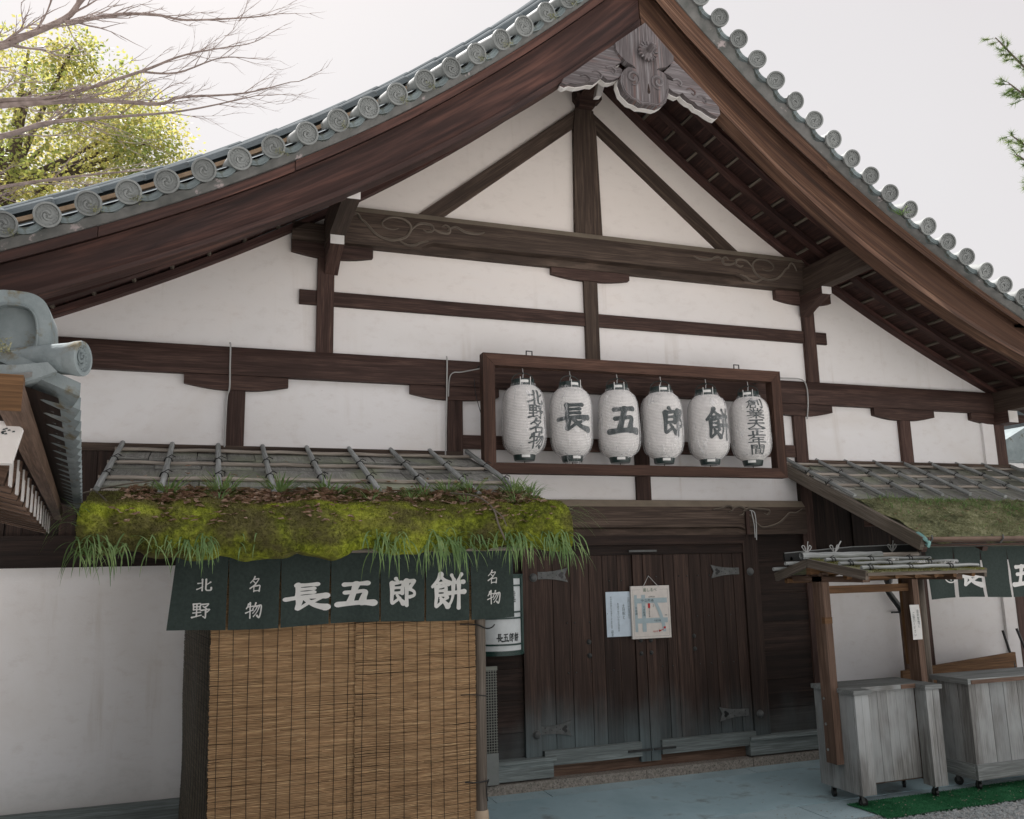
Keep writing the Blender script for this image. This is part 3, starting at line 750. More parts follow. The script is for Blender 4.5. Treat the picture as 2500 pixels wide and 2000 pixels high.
m = MB(); m.box((0.0, -0.4, 6.0), (0.13, 0.9, 0.2), None, 1); m.build('ridge_purlin', 'timber', hall)
m = MB(); m.prism([(-.25, 5.47), (-.20, 5.48), (-.14, 5.66), (-.21, 5.66)], lambda a, b, d: (a + .03, d, b + .03), -0.72, -0.66); m.build('white_end', 'white_end', hall)

# ---- bargeboards
def swept(name, mat, xs, prof, parent=hall, smooth=25):
    """prof(x) -> list of (y, z): closed section carried along the roof curve"""
    m = MB(); m.ring_tube([[(q, y, z) for y, z in prof(q)] for q in xs], True, True, random.random() * 9)
    return m.build(name, mat, parent, smooth=smooth)
def barge_prof(lo, up):
    def f(q):
        a, b = lo(q), up(q)
        z = lambda t: lerp(a, b, t)
        return [(-1.00, z(0)), (-1.128, z(0)), (-1.134, z(.13)), (-1.120, z(.145)), (-1.117, z(.17)), (-1.112, z(.45)), (-1.118, z(.75)), (-1.132, z(1.0)), (-1.00, z(1.02))]
    return f
barge_l = swept('bargeboard', 'barge', xs_st(XL, -0.004, 60), barge_prof(lowL, upL))
barge_r = swept('bargeboard', 'barge_orange', xs_st(0.004, XR, 60), barge_prof(lowR, upR))
for up, pl_, pt_, xa, xb, cut in ((upL, plankL, ptopL, XL, -0.004, (-3.79, -2.66)), (upR, plankR, ptopR, 0.004, XR, (1.60, 3.6))):
    ks = sorted([xa, xb, *cut])
    for i, (a, b) in enumerate(zip(ks, ks[1:])):
        t = 0.0 if i % 2 else 0.006
        swept('eave_plank', 'barge' if up is upL else 'barge_orange', xs_st(a + .002, b - .002, 18), lambda q: [(-1.0, up(q) + .01), (-1.13, up(q) + .008), (-1.245 - t, pl_(q) + .002), (-1.25 - t, max(pl_(q) + .03, pt_(q))), (-1.0, pt_(q) + .03)])
for up, dd, xa, xb in ((ptopL, dL, XL, -.01), (ptopR, dR, .01, XR)):
    def mp(q):
        w = noise.noise(Vector((q * 5, 3.3, 0))) * .006
        lo_ = up(q) + .002; hi_ = max(lo_ + .015, dd(q) - .066)
        return [(-1.0, lo_ + .025), (-1.24, lo_ + .003), (-1.262, lo_ + .004 + w * .5), (-1.285, lerp(lo_, hi_, .5)), (-1.318, hi_ + w), (-1.30, hi_ + .03), (-1.0, hi_ + .05)]
    swept('mortar_band', 'mortar', xs_st(xa, xb, 90), mp)

# ---- roof body and tiles
def mino(y):
    'the roof surface rolls down towards the gable edge'
    return interp(min(y, .3), [(-1.35, 0), (-1.08, .15), (-.80, .305), (-.52, .43), (-.2, .51), (.3, .54)])
roof = MB()
for dd, xa, xb in ((dL, -5.7, 0.0), (dR, 0.0, 5.5)):
    roof.grid(lambda u, v: (u, v, dd(u) - 0.03 + mino(v)), 24, 60, (xa, xb), (-1.30, 9.0), (8, 10))
    roof.grid(lambda u, v: (u, v, zs(u) + 0.16), 24, 2, (xa, xb), (-1.05, 9.0), (8, 10))
roof = roof.build('roof', 'tile_top', hall, smooth=30)
def disc_mesh():
    m = MB()
    ax = (0, -1, 0)
    m.lathe([(0.058, -0.30), (0.060, -0.02), (0.060, 0.0), (0.073, 0.002), (0.0745, 0.012), (0.0735, 0.026), (0.062, 0.028), (0.059, 0.012), (0.020, 0.010), (0.001, 0.010)], (0, 0, 0), 28, ax, False)
    for k in range(3):
        a0 = k * 2 * math.pi / 3
        pts = []; rr = []
        for i in range(12):
            t = i / 11
            a = a0 + t * 3.4; rad = 0.010 + 0.031 * t
            pts.append((rad * math.cos(a), -0.0125, rad * math.sin(a))); rr.append(0.0095 * (1 - t) ** .6 + 0.0016)
        m.tube(pts, rr, 5)
    for k in range(16):
        a = k * 2 * math.pi / 16
        m.box((0.051 * math.cos(a), -0.014, 0.051 * math.sin(a)), (0.008, 0.008, 0.008))
    return m.mesh('verge_roll_tile', 'tile_disc', 32)
def pan_mesh():
    m = MB(); L = 0.232
    for dz, dy, th in ((0, 0, 0.030), (0.028, 0.012, 0.014)):
        for t in range(8):
            u0, u1 = lerp(-L / 2, L / 2, t / 8), lerp(-L / 2, L / 2, (t + 1) / 8)
            sg = lambda u: -0.078 + 0.062 * (2 * u / L) ** 2 + dz
            a = [(u0, dy, sg(u0)), (u1, dy, sg(u1)), (u1, dy, sg(u1) + th), (u0, dy, sg(u0) + th)]
            b = [(p[0], 0.20, p[2]) for p in a]
            m.quad(a); m.quad([a[1], a[0], b[0], b[1]]); m.quad([a[3], a[2], b[2], b[3]])
    for t in range(14):
        u = lerp(-.075, .075, t / 13)
        m.box((u, -0.002, -0.064 + 0.062 * (2 * u / L) ** 2), (0.006, 0.005, 0.009), Matrix.Rotation(0.6 * (-1) ** t, 3, 'Y'))
    return m.mesh('verge_pan_tile', 'tile_dark')
DISC, PAN = disc_mesh(), pan_mesh()
def walk(fn, x0, x1, step, sgn):
    out = [x0]; q = x0
    while (q < x1) if sgn > 0 else (q > x1):
        s = (fn(q + .01) - fn(q - .01)) / .02
        q += sgn * step / math.sqrt(1 + s * s); out.append(q)
    return out
DISC_POS = []
def verge(fn, anchor, xa, xb, step):
    pos = sorted(set([round(a, 4) for a in walk(fn, anchor, xa, step, -1) + walk(fn, anchor, xb, step, 1)]))
    for i, q in enumerate(pos):
        s = math.atan((fn(q + .01) - fn(q - .01)) / .02)
        o = put('verge_roll_tile', DISC, roof); o.location = (q, -1.355 + random.uniform(-.006, .004), fn(q) + random.uniform(-.004, .004)); o.rotation_euler = (0.30 + random.uniform(-.05, .05), -s + random.uniform(-.5, .5), random.uniform(-.04, .04))
        DISC_POS.append((q, fn(q)))
        if i + 1 < len(pos):
            q2 = pos[i + 1]
            p = put('verge_pan_tile', PAN, roof); p.location = ((q + q2) / 2, -1.345, (fn(q) + fn(q2)) / 2 + .004); p.rotation_euler = (0.12, -math.atan2(fn(q2) - fn(q), q2 - q), 0)
verge(dL, -3.01, -4.75, -0.35, 0.231)
verge(dR, 1.24, 0.3, 4.6, 0.223)
rt = MB()
n = 10
for (xa, ra), (xb, rb) in (((-.155, .066), (.13, .073)), ((.13, .073), (.145, .066))):
    A = [(xa, ra * math.cos(math.pi * j / n), ra * math.sin(math.pi * j / n)) for j in range(n + 1)]; B = [(xb, rb * math.cos(math.pi * j / n), rb * math.sin(math.pi * j / n)) for j in range(n + 1)]
    for j in range(n): rt.quad([A[j], B[j], B[j + 1], A[j + 1]])
rt.quad([(.13, .073 * math.cos(math.pi * j / n), .073 * math.sin(math.pi * j / n)) for j in range(n + 1)])
ROLL = rt.mesh('cover_tile', 'tile_top', 40)
fl = MB(); fl.box((0, 0, 0), (0.27, 0.17, 0.02)); FLAT = fl.mesh('pan_tile', 'tile')
for r, y in enumerate((-1.08, -0.80, -0.52)):
    for q in walk(dL, -5.2 + 0.09 * r, -0.4, 0.275, 1):
        s = math.atan((dL(q + .01) - dL(q - .01)) / .02)
        o = put('cover_tile', ROLL, roof); o.location = (q, y + random.uniform(-.006, .006), dL(q) + mino(y) + 0.004 + random.uniform(-.004, .004)); o.rotation_euler = (0, -s + math.pi * 0, 0)
        o.scale = (-1, 1, 1) if False else (1, 1, 1)
swept('clay_bed', 'clay', xs_st(-5.5, -0.3, 40), lambda q: [(-1.13, dL(q) + .085), (-1.165, dL(q) + .09), (-1.16, dL(q) + .122), (-1.1, dL(q) + .135)], roof)

# ---- carved gable pendant
pend = MB()
out_l = [(0.0, 5.90), (-0.27, 5.672), (-0.268, 5.614), (-0.235, 5.572), (-0.18, 5.528), (-0.12, 5.502), (-0.10, 5.48), (-0.165, 5.487), (-0.205, 5.455), (-0.232, 5.41), (-0.242, 5.344), (-0.218, 5.27), (-0.18, 5.235), (-0.152, 5.212), (-0.11, 5.205), (-0.071, 5.186), (-0.03, 5.192)]
out_r = [(0.03, 5.192), (0.071, 5.190), (0.11, 5.21), (0.145, 5.235), (0.165, 5.29), (0.182, 5.35), (0.178, 5.43), (0.147, 5.49), (0.10, 5.507), (0.075, 5.50), (0.10, 5.525), (0.176, 5.551), (0.235, 5.61), (0.242, 5.655), (0.20, 5.70)]
pend.prism((out_l + out_r)[::-1] if False else out_l + out_r, lambda a, b, d: (a, d, b), -1.20, -1.14)
pend.uv = [[(b, a) for a, b in f] for f in pend.uv]
pd = pend.build('gable_pendant', 'carved', hall, bevel=0.008, seg=2)
rim = MB(); rim.prism([(a * 1.0 - .004, b - .003) for a, b in out_l[7:] + out_r[:8]], lambda a, b, d: (a, d, b), -1.14, -1.09); rim.build('pale_edge', 'white_end', pd)
for sg, cx in ((-1, -0.136), (1, 0.086)):
    pts = [(cx + sg * (0.014 + .0088 * t) * math.cos(1.5 * t + 2.6), 5.40 + (0.014 + .0088 * t) * math.sin(1.5 * t + 2.6)) for t in [i * .3 for i in range(20)]]
    relief(pts, 0.010, -1.205, 'scroll_carving', 'carved', 2, True, pd)
rimc = [(a * .93 - .002, 5.34 + (b - 5.34) * .90) for a, b in out_l[9:] + out_r[:6]]
relief(rimc, 0.006, -1.202, 'rim_carving', 'carved', 3, False, pd)
b = MB(); b.lathe([(0.05, 0.0), (0.075, 0.015), (0.07, 0.035), (0.03, 0.05), (0.028, 0.11), (0.02, 0.12), (0.001, 0.121)], (-0.01, -1.20, 5.625), 14, (0.1, -1, 0.1), False)
for i in range(16):
    a = i * math.pi / 8
    b.box((-0.01 + .068 * math.cos(a), -1.235, 5.625 + .068 * math.sin(a)), (.03, .02, .012), Matrix.Rotation(-a, 3, 'Y'))
b.build('flower_boss', 'carved', pd, smooth=40)
tear = MB(); tear.prism([(-.012, 5.30), (.0, 5.285), (.012, 5.30), (.006, 5.34), (.0, 5.375), (-.006, 5.34)], lambda a, b, d: (a, d, b), -1.203, -1.19); tear.build('carved_drop', 'door_dark', pd)
finl = [(-0.275, 5.668), (-0.34, 5.615), (-0.404, 5.564), (-0.487, 5.492), (-0.6, 5.39), (-0.707, 5.305), (-0.722, 5.265), (-0.69, 5.255), (-0.653, 5.276), (-0.60, 5.274), (-0.55, 5.29), (-0.494, 5.315), (-0.45, 5.318), (-0.413, 5.35), (-0.379, 5.385), (-0.34, 5.36), (-0.299, 5.366), (-0.25, 5.39), (-0.213, 5.43), (-0.21, 5.47), (-0.235, 5.485), (-0.265, 5.475), (-0.26, 5.50), (-0.21, 5.536), (-0.24, 5.58)]
finr = [(0.242, 5.646), (0.22, 5.58), (0.157, 5.514), (0.20, 5.50), (0.247, 5.47), (0.24, 5.45), (0.19, 5.46), (0.168, 5.43), (0.19, 5.39), (0.23, 5.36), (0.284, 5.345), (0.319, 5.365), (0.34, 5.34), (0.38, 5.315), (0.419, 5.305), (0.45, 5.275), (0.503, 5.262), (0.55, 5.235), (0.60, 5.215), (0.632, 5.21), (0.655, 5.235), (0.645, 5.30), (0.514, 5.421), (0.348, 5.558)]
for fin in (finl, finr):
    m = MB(); m.prism(fin, lambda a, b, d: (a, d, b), -1.175, -1.13); fo = m.build('pendant_fin', 'carved', pd, bevel=0.005)
    e = MB(); e.prism([(a, b - .006) for a, b in fin], lambda a, b, d: (a, d, b), -1.13, -1.08); e.build('pale_edge', 'white_end', fo)
    sg = -1 if fin is finl else 1
    for cc in ((0.30, 5.43), (0.42, 5.37), (0.52, 5.32)):
        cx = sg * cc[0] if sg < 0 else cc[0] - 0.02
        relief([(cx - .05, cc[1] + .03), (cx - .01, cc[1] + .045), (cx + .03, cc[1] + .02), (cx + .02, cc[1] - .01), (cx - .005, cc[1] + .005)], 0.008, -1.178, 'scroll_carving', 'carved', 4, True, pd)

# ---- ground floor: side walls, doors
timber('lintel_beam', -5.4, -1.2, 1.75, 1.965, -0.035, 0.1, 'door_dark')
x = -4.5
while x < -3.7:
    timber('wall_board', x, x + .105, 1.96, 2.56, 0.0 + random.uniform(0, .012), 0.1, 'door_dark', 0.003); x += .108
x = -3.15
while x < -1.0:
    timber('wall_board', x, x + .195, 0.15, 1.95, 0.012 + random.uniform(0, .008), 0.1, 'door_dark', 0.003); x += .2
x = 2.16
while x < 4.5:
    timber('wall_board', x, min(x + .148, 4.52), 1.79, 2.58, 0.012 + random.uniform(0, .012), 0.1, 'door_dark', 0.003); x += .15
timber('lintel_beam', 2.17, 4.52, 1.66, 1.79, -0.03, 0.1, 'door_dark')
timber('lintel_beam', 1.53, 2.04, 1.93, 1.99, -0.03, 0.1, 'door_dark')
timber('base_board', -5.4, -3.1, 0.0, 0.194, -0.03, 0.1, 'sill')
for z0, z1 in ((.2, .42), (.423, .66), (.663, .9), (.903, 1.15), (1.153, 1.4), (1.403, 1.66), (1.663, 1.93)):
    timber('side_board', -1.0, -.70, z0, z1, 0.015 + random.uniform(0, .006), 0.1, 'door_dark', 0.003)
    timber('side_board', 1.52, 2.04, z0 + .015, z1 + .015, 0.012 + random.uniform(0, .006), 0.1, 'door_dark', 0.003)
timber('wall_board', 2.03, 2.04, 2.2, 2.6, -.01, .1, 'door_dark')
timber('gate_post', -.71, -.578, 0.2, 1.93, -0.02, 0.1, 'door'); timber('gate_post', 1.37, 1.525, 0.22, 1.93, -0.02, 0.1, 'door')
timber('gate_lintel', -.71, 1.37, 1.852, 1.93, -0.045, 0.1, 'door_dark'); timber('gate_lintel', -.578, 1.37, 1.772, 1.85, -0.012, 0.1, 'door_dark')
for x0, x1 in ((-1.6, -.50), (1.287, 2.04)):
    timber('sill_beam', x0, x1, .085, .205, -0.055, 0.1, 'sill', 0.012); timber('sill_beam', x0, x1 + (.02 if x1 < 0 else 0), .207, .236, -0.075, 0.1, 'sill', 0.01)
timber('sill_beam', 2.17, 4.6, .07, .2, -0.05, 0.1, 'sill', 0.01)
timber('threshold', -.50, 1.287, .07, .16, 0.02, 0.1, 'brown_wood')
def leaf(x0, x1, cuts, stile):
    fr = MB(); fr.box(((x0 + x1) / 2, .06, .95), (x1 - x0, .02, 1.6), None, 2); lf = fr.build('door_leaf', 'door_dark', hall)
    for a, b in zip(cuts, cuts[1:]):
        m = MB(); m.box(((a + b) / 2, 0.022 + random.uniform(-.004, .004), .97), (b - a - .005, .05, 1.6), None, 2); m.build('plank', 'door', lf, bevel=0.003)
    sx = stile
    m = MB(); m.box(((sx[0] + sx[1]) / 2, 0.012, .945), (sx[1] - sx[0], .06, 1.65), None, 2); m.build('stile', 'door', lf, bevel=0.004)
    bx = (x0 + .01, sx[0] - .002) if sx[0] > x0 + .2 else (sx[1] + .002, x1 - .01)
    m = MB(); m.box(((bx[0] + bx[1]) / 2, 0.0, .222), (bx[1] - bx[0], .09, .108)); m.build('bottom_rail', 'sill', lf, bevel=0.005)
    return lf
left_leaf = leaf(-.575, .368, [-.572, -.445, -.29, -.122, .0, .14, .276], (.278, .367))
right_leaf = leaf(.374, 1.368, [.462, .575, .672, .824, .94, 1.052, 1.16, 1.262, 1.366], (.375, .46))
def dome(p, r, parent, h=.75, mat='iron'):
    m = MB(); m.lathe([(r * 1.12, 0), (r * 1.1, .004)] + [(r * math.cos(a), .004 + r * h * math.sin(a)) for a in [i * math.pi / 14 for i in range(7)]] + [(.001, .004 + r * h)], p, 16, (0, -1, 0), False)
    return m.build('iron_stud', mat, parent, smooth=50)
for p in ((-.617, 1.602), (-.62, .40), (1.428, 1.607), (1.428, .409)): dome((p[0], -.02, p[1]), .031, hall, .85, 'iron_grey')
for p in ((-.142, 1.078), (-.139, .971)): dome((p[0], -.003, p[1]), .019, left_leaf, .8)
for p in ((.322, 1.070), (.322, .965)): dome((p[0], -.018, p[1]), .016, left_leaf, .8)
for p in ((.415, 1.066), (.415, .967)): dome((p[0], -.018, p[1]), .016, right_leaf, .8)
for p in ((.835, 1.081), (.837, .976)): dome((p[0], -.003, p[1]), .017, right_leaf, .8)
nm = MB(); nm.sphere((0, 0, 0), .007, 6, 4); NAIL = nm.mesh('nail', 'iron', 180)
for lf, lst in ((left_leaf, [(x, z) for z in (1.235, .845) for x in (-.33, -.262, -.13, .07)] + [(x, 1.56) for x in (.06, .17)]), (right_leaf, [(x, z) for z in (1.245, .85) for x in (.52, .62, .88, .99, 1.10, 1.21)] + [(x, 1.585) for x in (.50, .72, .80, .91, 1.02)])):
    for p in lst: o = put('nail', NAIL, lf); o.location = (p[0], -.005, p[1])
def strap(x0, x1, zc, lf):
    d = 1 if x1 > x0 else -1; L = abs(x1 - x0)
    P = [(0, -.029), (.3, -.029), (.55, -.034), (.8, -.045), (1.0, -.058), (.90, 0), (1.0, .058), (.8, .045), (.55, .034), (.3, .029), (0, .029)]
    poly = [(x0 + d * a * L, zc + b) for a, b in P]
    if d < 0: poly = poly[::-1]
    m = MB(); m.prism(poly, lambda a, b, q: (a, q, b), -.012, 0.0); h = m.build('hinge_strap', 'iron_grey', lf, bevel=0.002)
    q = MB()
    for a, b, r in ((.80, .014, .014), (.80, -.014, .014), (.74, 0, .015)): q.lathe([(r, 0), (r, .001), (.001, .0012)], (x0 + d * a * L, -.0125, zc + b), 10, (0, -1, 0), False)
    for a, b in ((.12, .015), (.12, -.015), (.34, 0), (.5, .018), (.5, -.018), (.62, 0)): q.lathe([(.004, 0), (.003, .003), (.0005, .004)], (x0 + d * a * L, -.0125, zc + b), 8, (0, -1, 0), False)
    q.build('pierced_heart', 'black', h)
strap(-.575, -.312, 1.617, left_leaf); strap(-.575, -.322, .425, left_leaf); strap(1.32, 1.036, 1.615, right_leaf); strap(1.325, 1.034, .43, right_leaf)
for (x0, x1, lf) in ((.15, .365, left_leaf), (.38, .58, right_leaf)):
    m = MB(); m.box(((x0 + x1) / 2, -.052, .215), (x1 - x0, .012, .016)); m.build('iron_bar', 'iron', lf)
m = MB(); m.box((.36, -.05, 1.80), (.26, .02, .016)); m.build('iron_bar', 'iron_grey', hall)

# ================================================================== MOSSY AWNINGS (parts of the hall)
def awning(x0, x1, z0, slope, y_end, poles_x, rows_y, y_pole, label):
    zf = lambda y: z0 + slope * y
    base = MB(); base.grid(lambda u, v: (u, v, zf(v) - .045), 2, 2, (x0 + .02, x1), (.02, y_end)); base.grid(lambda u, v: (u, v, zf(v) - .065), 2, 2, (x0 + .02, x1), (.02, y_end))
    aw = base.build('awning', 'shingle', hall); aw['label'] = label
    # overlapping courses of split shingles
    cs = [0.03, -0.24, -0.50, -0.74, -0.97, -1.20, -1.42]
    for i, y in enumerate(cs):
        if y < y_end + .1: break
        q = x0 + random.uniform(0, .1)
        while q < x1:
            w = random.uniform(.17, .40)
            w = min(w, x1 - q)
            if w > .03:
                m = MB()
                L = .31
                m.beam((q + w / 2, y, zf(y) - .022 + random.uniform(-.002, .003)), (q + w / 2, y - L, zf(y - L) - .006 + random.uniform(-.003, .006)), w - random.uniform(.003, .009), .012, (0, 0, 1))
                m.build('shingle', 'shingle', aw)
            q += w
    # bamboo lattice tied on top
    for y in rows_y:
        pts = [(lerp(x0, x1, t / 14), y + .006 * math.sin(t * 1.7 + y * 9), zf(y) + .012 + .004 * math.sin(t * 2.3)) for t in range(15)]
        m = MB(); m.tube(pts, [.0135 + .0012 * (t % 4 == 0) for t in range(15)], 8); m.build('bamboo_pole', 'bamboo', aw, smooth=50)
    for px in poles_x:
        j = random.uniform(-.015, .015)
        ye = y_pole + random.uniform(-.06, .06)
        pts = [(px + j * t / 10, lerp(.11, ye, t / 10), zf(lerp(.11, ye, t / 10)) + .038) for t in range(11)]
        m = MB(); m.tube(pts, [.0175 + .0022 * (t % 3 == 0) for t in range(11)], 8); bp = m.build('bamboo_pole', 'bamboo_grey', aw, smooth=50)
        for y in rows_y[1:3]:
            t = MB(); c = Vector((px, y, zf(y) + .025))
            for a in (0, 1):
                t.tube([c + Vector((.026 * math.cos(k), .02 * math.sin(k) * (1 if a else -1) + .012 * (a - .5), .026 * math.sin(k))) for k in [i * math.pi / 4 for i in range(9)]], .004, 4, False)
            t.tube([c + Vector((0, 0, .03)), c + Vector((.02, .01, .045)), c + Vector((.045, .0, .03))], .003, 4)
            t.build('rope_tie', 'black', bp)
    return aw, zf
awl, zfl = awning(-3.74, -1.12, 2.57, .343, -1.76, (-3.70, -3.37, -3.055, -2.74, -2.415, -2.095, -1.77, -1.455, -1.145), (-.055, -.475, -.90, -1.22), -1.30, 'shingle awning under bright green moss')
awr, zfr = awning(1.92, 5.6, 2.566, .487, -1.50, (1.945, 2.28, 2.605, 2.945, 3.29, 3.635, 3.975, 4.32, 4.67, 5.0, 5.35), (-.015, -.265, -.515), -.80, 'shingle awning under dry moss and sparse grass')
def strip(name, p0, p1, w, h, mat, par, up=(0, 0, 1), bev=.004):
    m = MB(); m.beam(p0, p1, w, h, up); return m.build(name, mat, par, bevel=bev)
strip('rake_board', (1.905, .0, 2.515), (1.905, -1.53, 1.797), .035, .10, 'log', awr, (0, .4, 1))
strip('eave_board', (1.92, -1.47, 1.80), (5.6, -1.47, 1.80), .03, .06, 'timber', awr)
strip('eave_board', (-3.70, -1.66, 1.90), (-1.14, -1.66, 1.90), .03, .07, 'timber', awl)
for q in (-3.5, -2.9, -2.3, -1.7, -1.25): strip('awning_rafter', (q, 0, zfl(0) - .09), (q, -1.7, zfl(-1.7) - .09), .05, .06, 'timber', awl)
for q in (2.0, 2.6, 3.2, 3.8, 4.4, 5.0): strip('awning_rafter', (q, 0, zfr(0) - .095), (q, -1.45, zfr(-1.45) - .095), .05, .06, 'timber', awr)
strip('awning_purlin', (-3.7, -1.5, 1.865), (-1.15, -1.5, 1.865), .07, .08, 'timber', awl)
strip('awning_purlin', (1.93, -.95, 1.99), (5.5, -.95, 1.99), .07, .08, 'timber', awr)
# posts under the awnings
m = MB(); m.tube([(-1.535, -1.5, 0.0), (-1.532, -1.5, .6), (-1.528, -1.5, 1.2), (-1.525, -1.5, 1.84)], [.037, .036, .034, .033], 14); m.build('awning_post', 'log', hall, smooth=50)
m = MB(); m.lathe([(.046, 0), (.046, .27), (.043, .30), (.04, .305)], (-1.535, -1.5, 0), 16); m.build('post_base', 'beige', hall, smooth=40)
m = MB(); m.tube([(2.365, -.95, 0.0), (2.365, -.95, .7), (2.375, -.95, 1.3), (2.38, -.95, 1.98)], [.055, .053, .051, .050], 16); m.build('awning_post', 'log', hall, smooth=50)
# gutter and downpipe of the right awning
m = MB(); 
n = 9
m.ring_tube([[(q, -1.56 + .038 * math.cos(a), 1.842 + .038 * math.sin(a)) for a in [math.pi + math.pi * j / n for j in range(n + 1)]] + [(q, -1.56 + .034 * math.cos(a), 1.844 + .034 * math.sin(a)) for a in [2 * math.pi - math.pi * j / n for j in range(n + 1)]] for q in (1.905, 2.8, 3.7, 4.6, 5.6)], True, True)
gut = m.build('gutter', 'copper', awr, smooth=40)
for q in (1.93, 2.62, 3.2, 3.9, 4.6):
    m = MB(); m.tube([(q, -1.50, 1.86), (q, -1.53, 1.80), (q, -1.57, 1.795), (q, -1.605, 1.83), (q, -1.60, 1.856)], .006, 5); m.build('gutter_hook', 'iron_grey', awr)
m = MB(); m.tube([(1.925, -1.47, 1.87), (1.91, -1.53, 1.845), (1.91, -1.59, 1.80), (1.91, -1.58, 1.775), (1.92, -1.55, 1.79)], [.02, .018, .014, .012, .01], 6); m.build('copper_flashing', 'verdigris', awr, smooth=60)
m = MB()
m.box((2.90, -.06, 1.545), (.12, .11, .06)); m.lathe([(.045, 0), (.034, -.045)], (2.90, -.06, 1.515), 12)
pp = m.build('rain_hopper', 'black', hall, bevel=.003)
m = MB(); m.tube([(2.90, -.06, 1.50), (2.89, -.06, 1.39), (2.91, -.06, 1.36), (3.00, -.06, 1.25), (3.02, -.06, 1.21)], .028, 12); m.build('downpipe', 'black', hall, smooth=50)
m = MB(); m.tube([(3.02, -.06, 1.21), (3.02, -.06, .7), (3.02, -.06, .02)], .024, 12); m.build('downpipe', 'copper', hall, smooth=50)
m = MB(); m.box((3.02, -.02, 1.20), (.16, .012, .014)); m.tube([(3.02 + .032 * math.cos(a), -.06 + .032 * math.sin(a), 1.20) for a in [i * math.pi / 6 for i in range(13)]], .006, 5); m.build('pipe_bracket', 'iron', hall)

# ---- moss, grass and dead leaves growing and lying on the awnings
def n3(x, y, s, o=0): return noise.noise(Vector((x * s + o, y * s - o, o * .7)))
random.seed(5)
LIP = catmull([(-1.60, 2.046), (-1.70, 2.028), (-1.785, 1.985), (-1.825, 1.93), (-1.825, 1.865), (-1.795, 1.82), (-1.73, 1.805)], 8)
CUSH = [(random.uniform(-3.7, -1.05), random.uniform(-.05, .36), random.uniform(.05, .17), random.uniform(.5, 1.2)) for _ in range(95)]
def moss_pt(u, v):
    """u along the eave; v 0..0.5 the flat litter bed, 0.5..1 over the mossy lip to its underside"""
    if v < .5:
        y = lerp(-1.17 + .05 * n3(u, 0, 4, 3), -1.60, v / .5)
        z = zfl(y) + .012 + .022 * min(1, v / .2) + .016 * n3(u, y, 7, 5) + .010 * n3(u, y, 17, 2)
        return u, y, z
    t = (v - .5) / .5
    k = t * (len(LIP) - 1); i = min(int(k), len(LIP) - 2); f = k - i
    y, z = lerp(LIP[i][0], LIP[i + 1][0], f), lerp(LIP[i][1], LIP[i + 1][1], f)
    ty, tz = LIP[i + 1][0] - LIP[i][0], LIP[i + 1][1] - LIP[i][1]
    l = math.hypot(ty, tz) or 1
    ny, nz = tz / l, -ty / l
    s = t * .36; h = 0
    for cx, cs, r, q in CUSH:
        if abs(u - cx) < r:
            d = ((u - cx) ** 2 + (s - cs) ** 2) / (r * r)
            if d < 1: h = max(h, q * r * .30 * (1 - d) ** .45)
    h = (h + .012 * n3(u, s, 10, 6)) * min(1, t * 7)
    z -= (.02 * n3(u, 0, 1.9, 9) + .02 * n3(u, 0, 6, 7)) * t
    return u + .008 * n3(u, s, 9, 1), y + ny * h - .03 * n3(u, 0, 2.2, 1) * t, z + nz * h
m = MB(); m.grid(moss_pt, 300, 70, (-3.72, -1.06), (.44, 1)); tag(m.build('moss', 'moss', smooth=180), kind='stuff')
m = MB(); m.grid(moss_pt, 270, 36, (-3.72, -1.06), (0, .445)); tag(m.build('leaf_mould', 'duff', smooth=180), kind='stuff')
fz, fz2 = MB(), MB()
for _ in range(80000):
    u, v = random.uniform(-3.72, -1.06), random.random() ** .8
    p = Vector(moss_pt(u, v)); q = Vector(moss_pt(u + .004, v)); r = Vector(moss_pt(u, v + .004))
    nrm = (q - p).cross(r - p)
    if nrm.length < 1e-9: continue
    nrm.normalize()
    if nrm.dot(Vector((0, -1, .6))) < 0: nrm = -nrm
    t = Vector((random.uniform(-1, 1), random.uniform(-1, 1), random.uniform(-1, 1))) * .7 + nrm
    t.normalize()
    s = Vector((random.uniform(-1, 1), random.uniform(-1, 1), random.uniform(-1, 1))).normalized() * .0035
    L = random.uniform(.006, .015)
    green = v > .46 + .10 * n3(u, v, 6, 31) + (.10 if u < -3.3 else 0) - (.18 if n3(u, v * 2, 4, 17) > .28 else 0)
    (fz if green else fz2).quad([p - s, p + s, p + t * L])
tag(fz.build('moss', 'moss'), kind='stuff'); tag(fz2.build('leaf_mould', 'duff'), kind='stuff')
# dry moss of the right awning
def moss_r(u, v):
    y = lerp(-.80 + .06 * n3(u, 0, 3, 1), -1.535, v)
    h = .012 + .055 * max(0, n3(u, y, 3.2, 8) + .35) * min(1, v * 4) + .022 * n3(u, y, 12, 2)
    return u, y, zfr(y) + h - (.03 if v > .97 else 0)
m = MB(); m.grid(moss_r, 260, 60, (1.95, 5.5), (0, 1)); tag(m.build('moss', 'moss_dry', smooth=180), kind='stuff')
fz = MB()
for _ in range(38000):
    u, v = random.uniform(1.95, 4.4), random.random()
    p = Vector(moss_r(u, v))
    t = Vector((random.uniform(-1, 1), random.uniform(-1, .6), random.uniform(-.1, 1))).normalized()
    s = Vector((random.uniform(-1, 1), random.uniform(-1, 1), random.uniform(-1, 1))).normalized() * .0032
    fz.quad([p - s, p + s, p + t * random.uniform(.008, .024)])
tag(fz.build('moss', 'moss_dry'), kind='stuff')
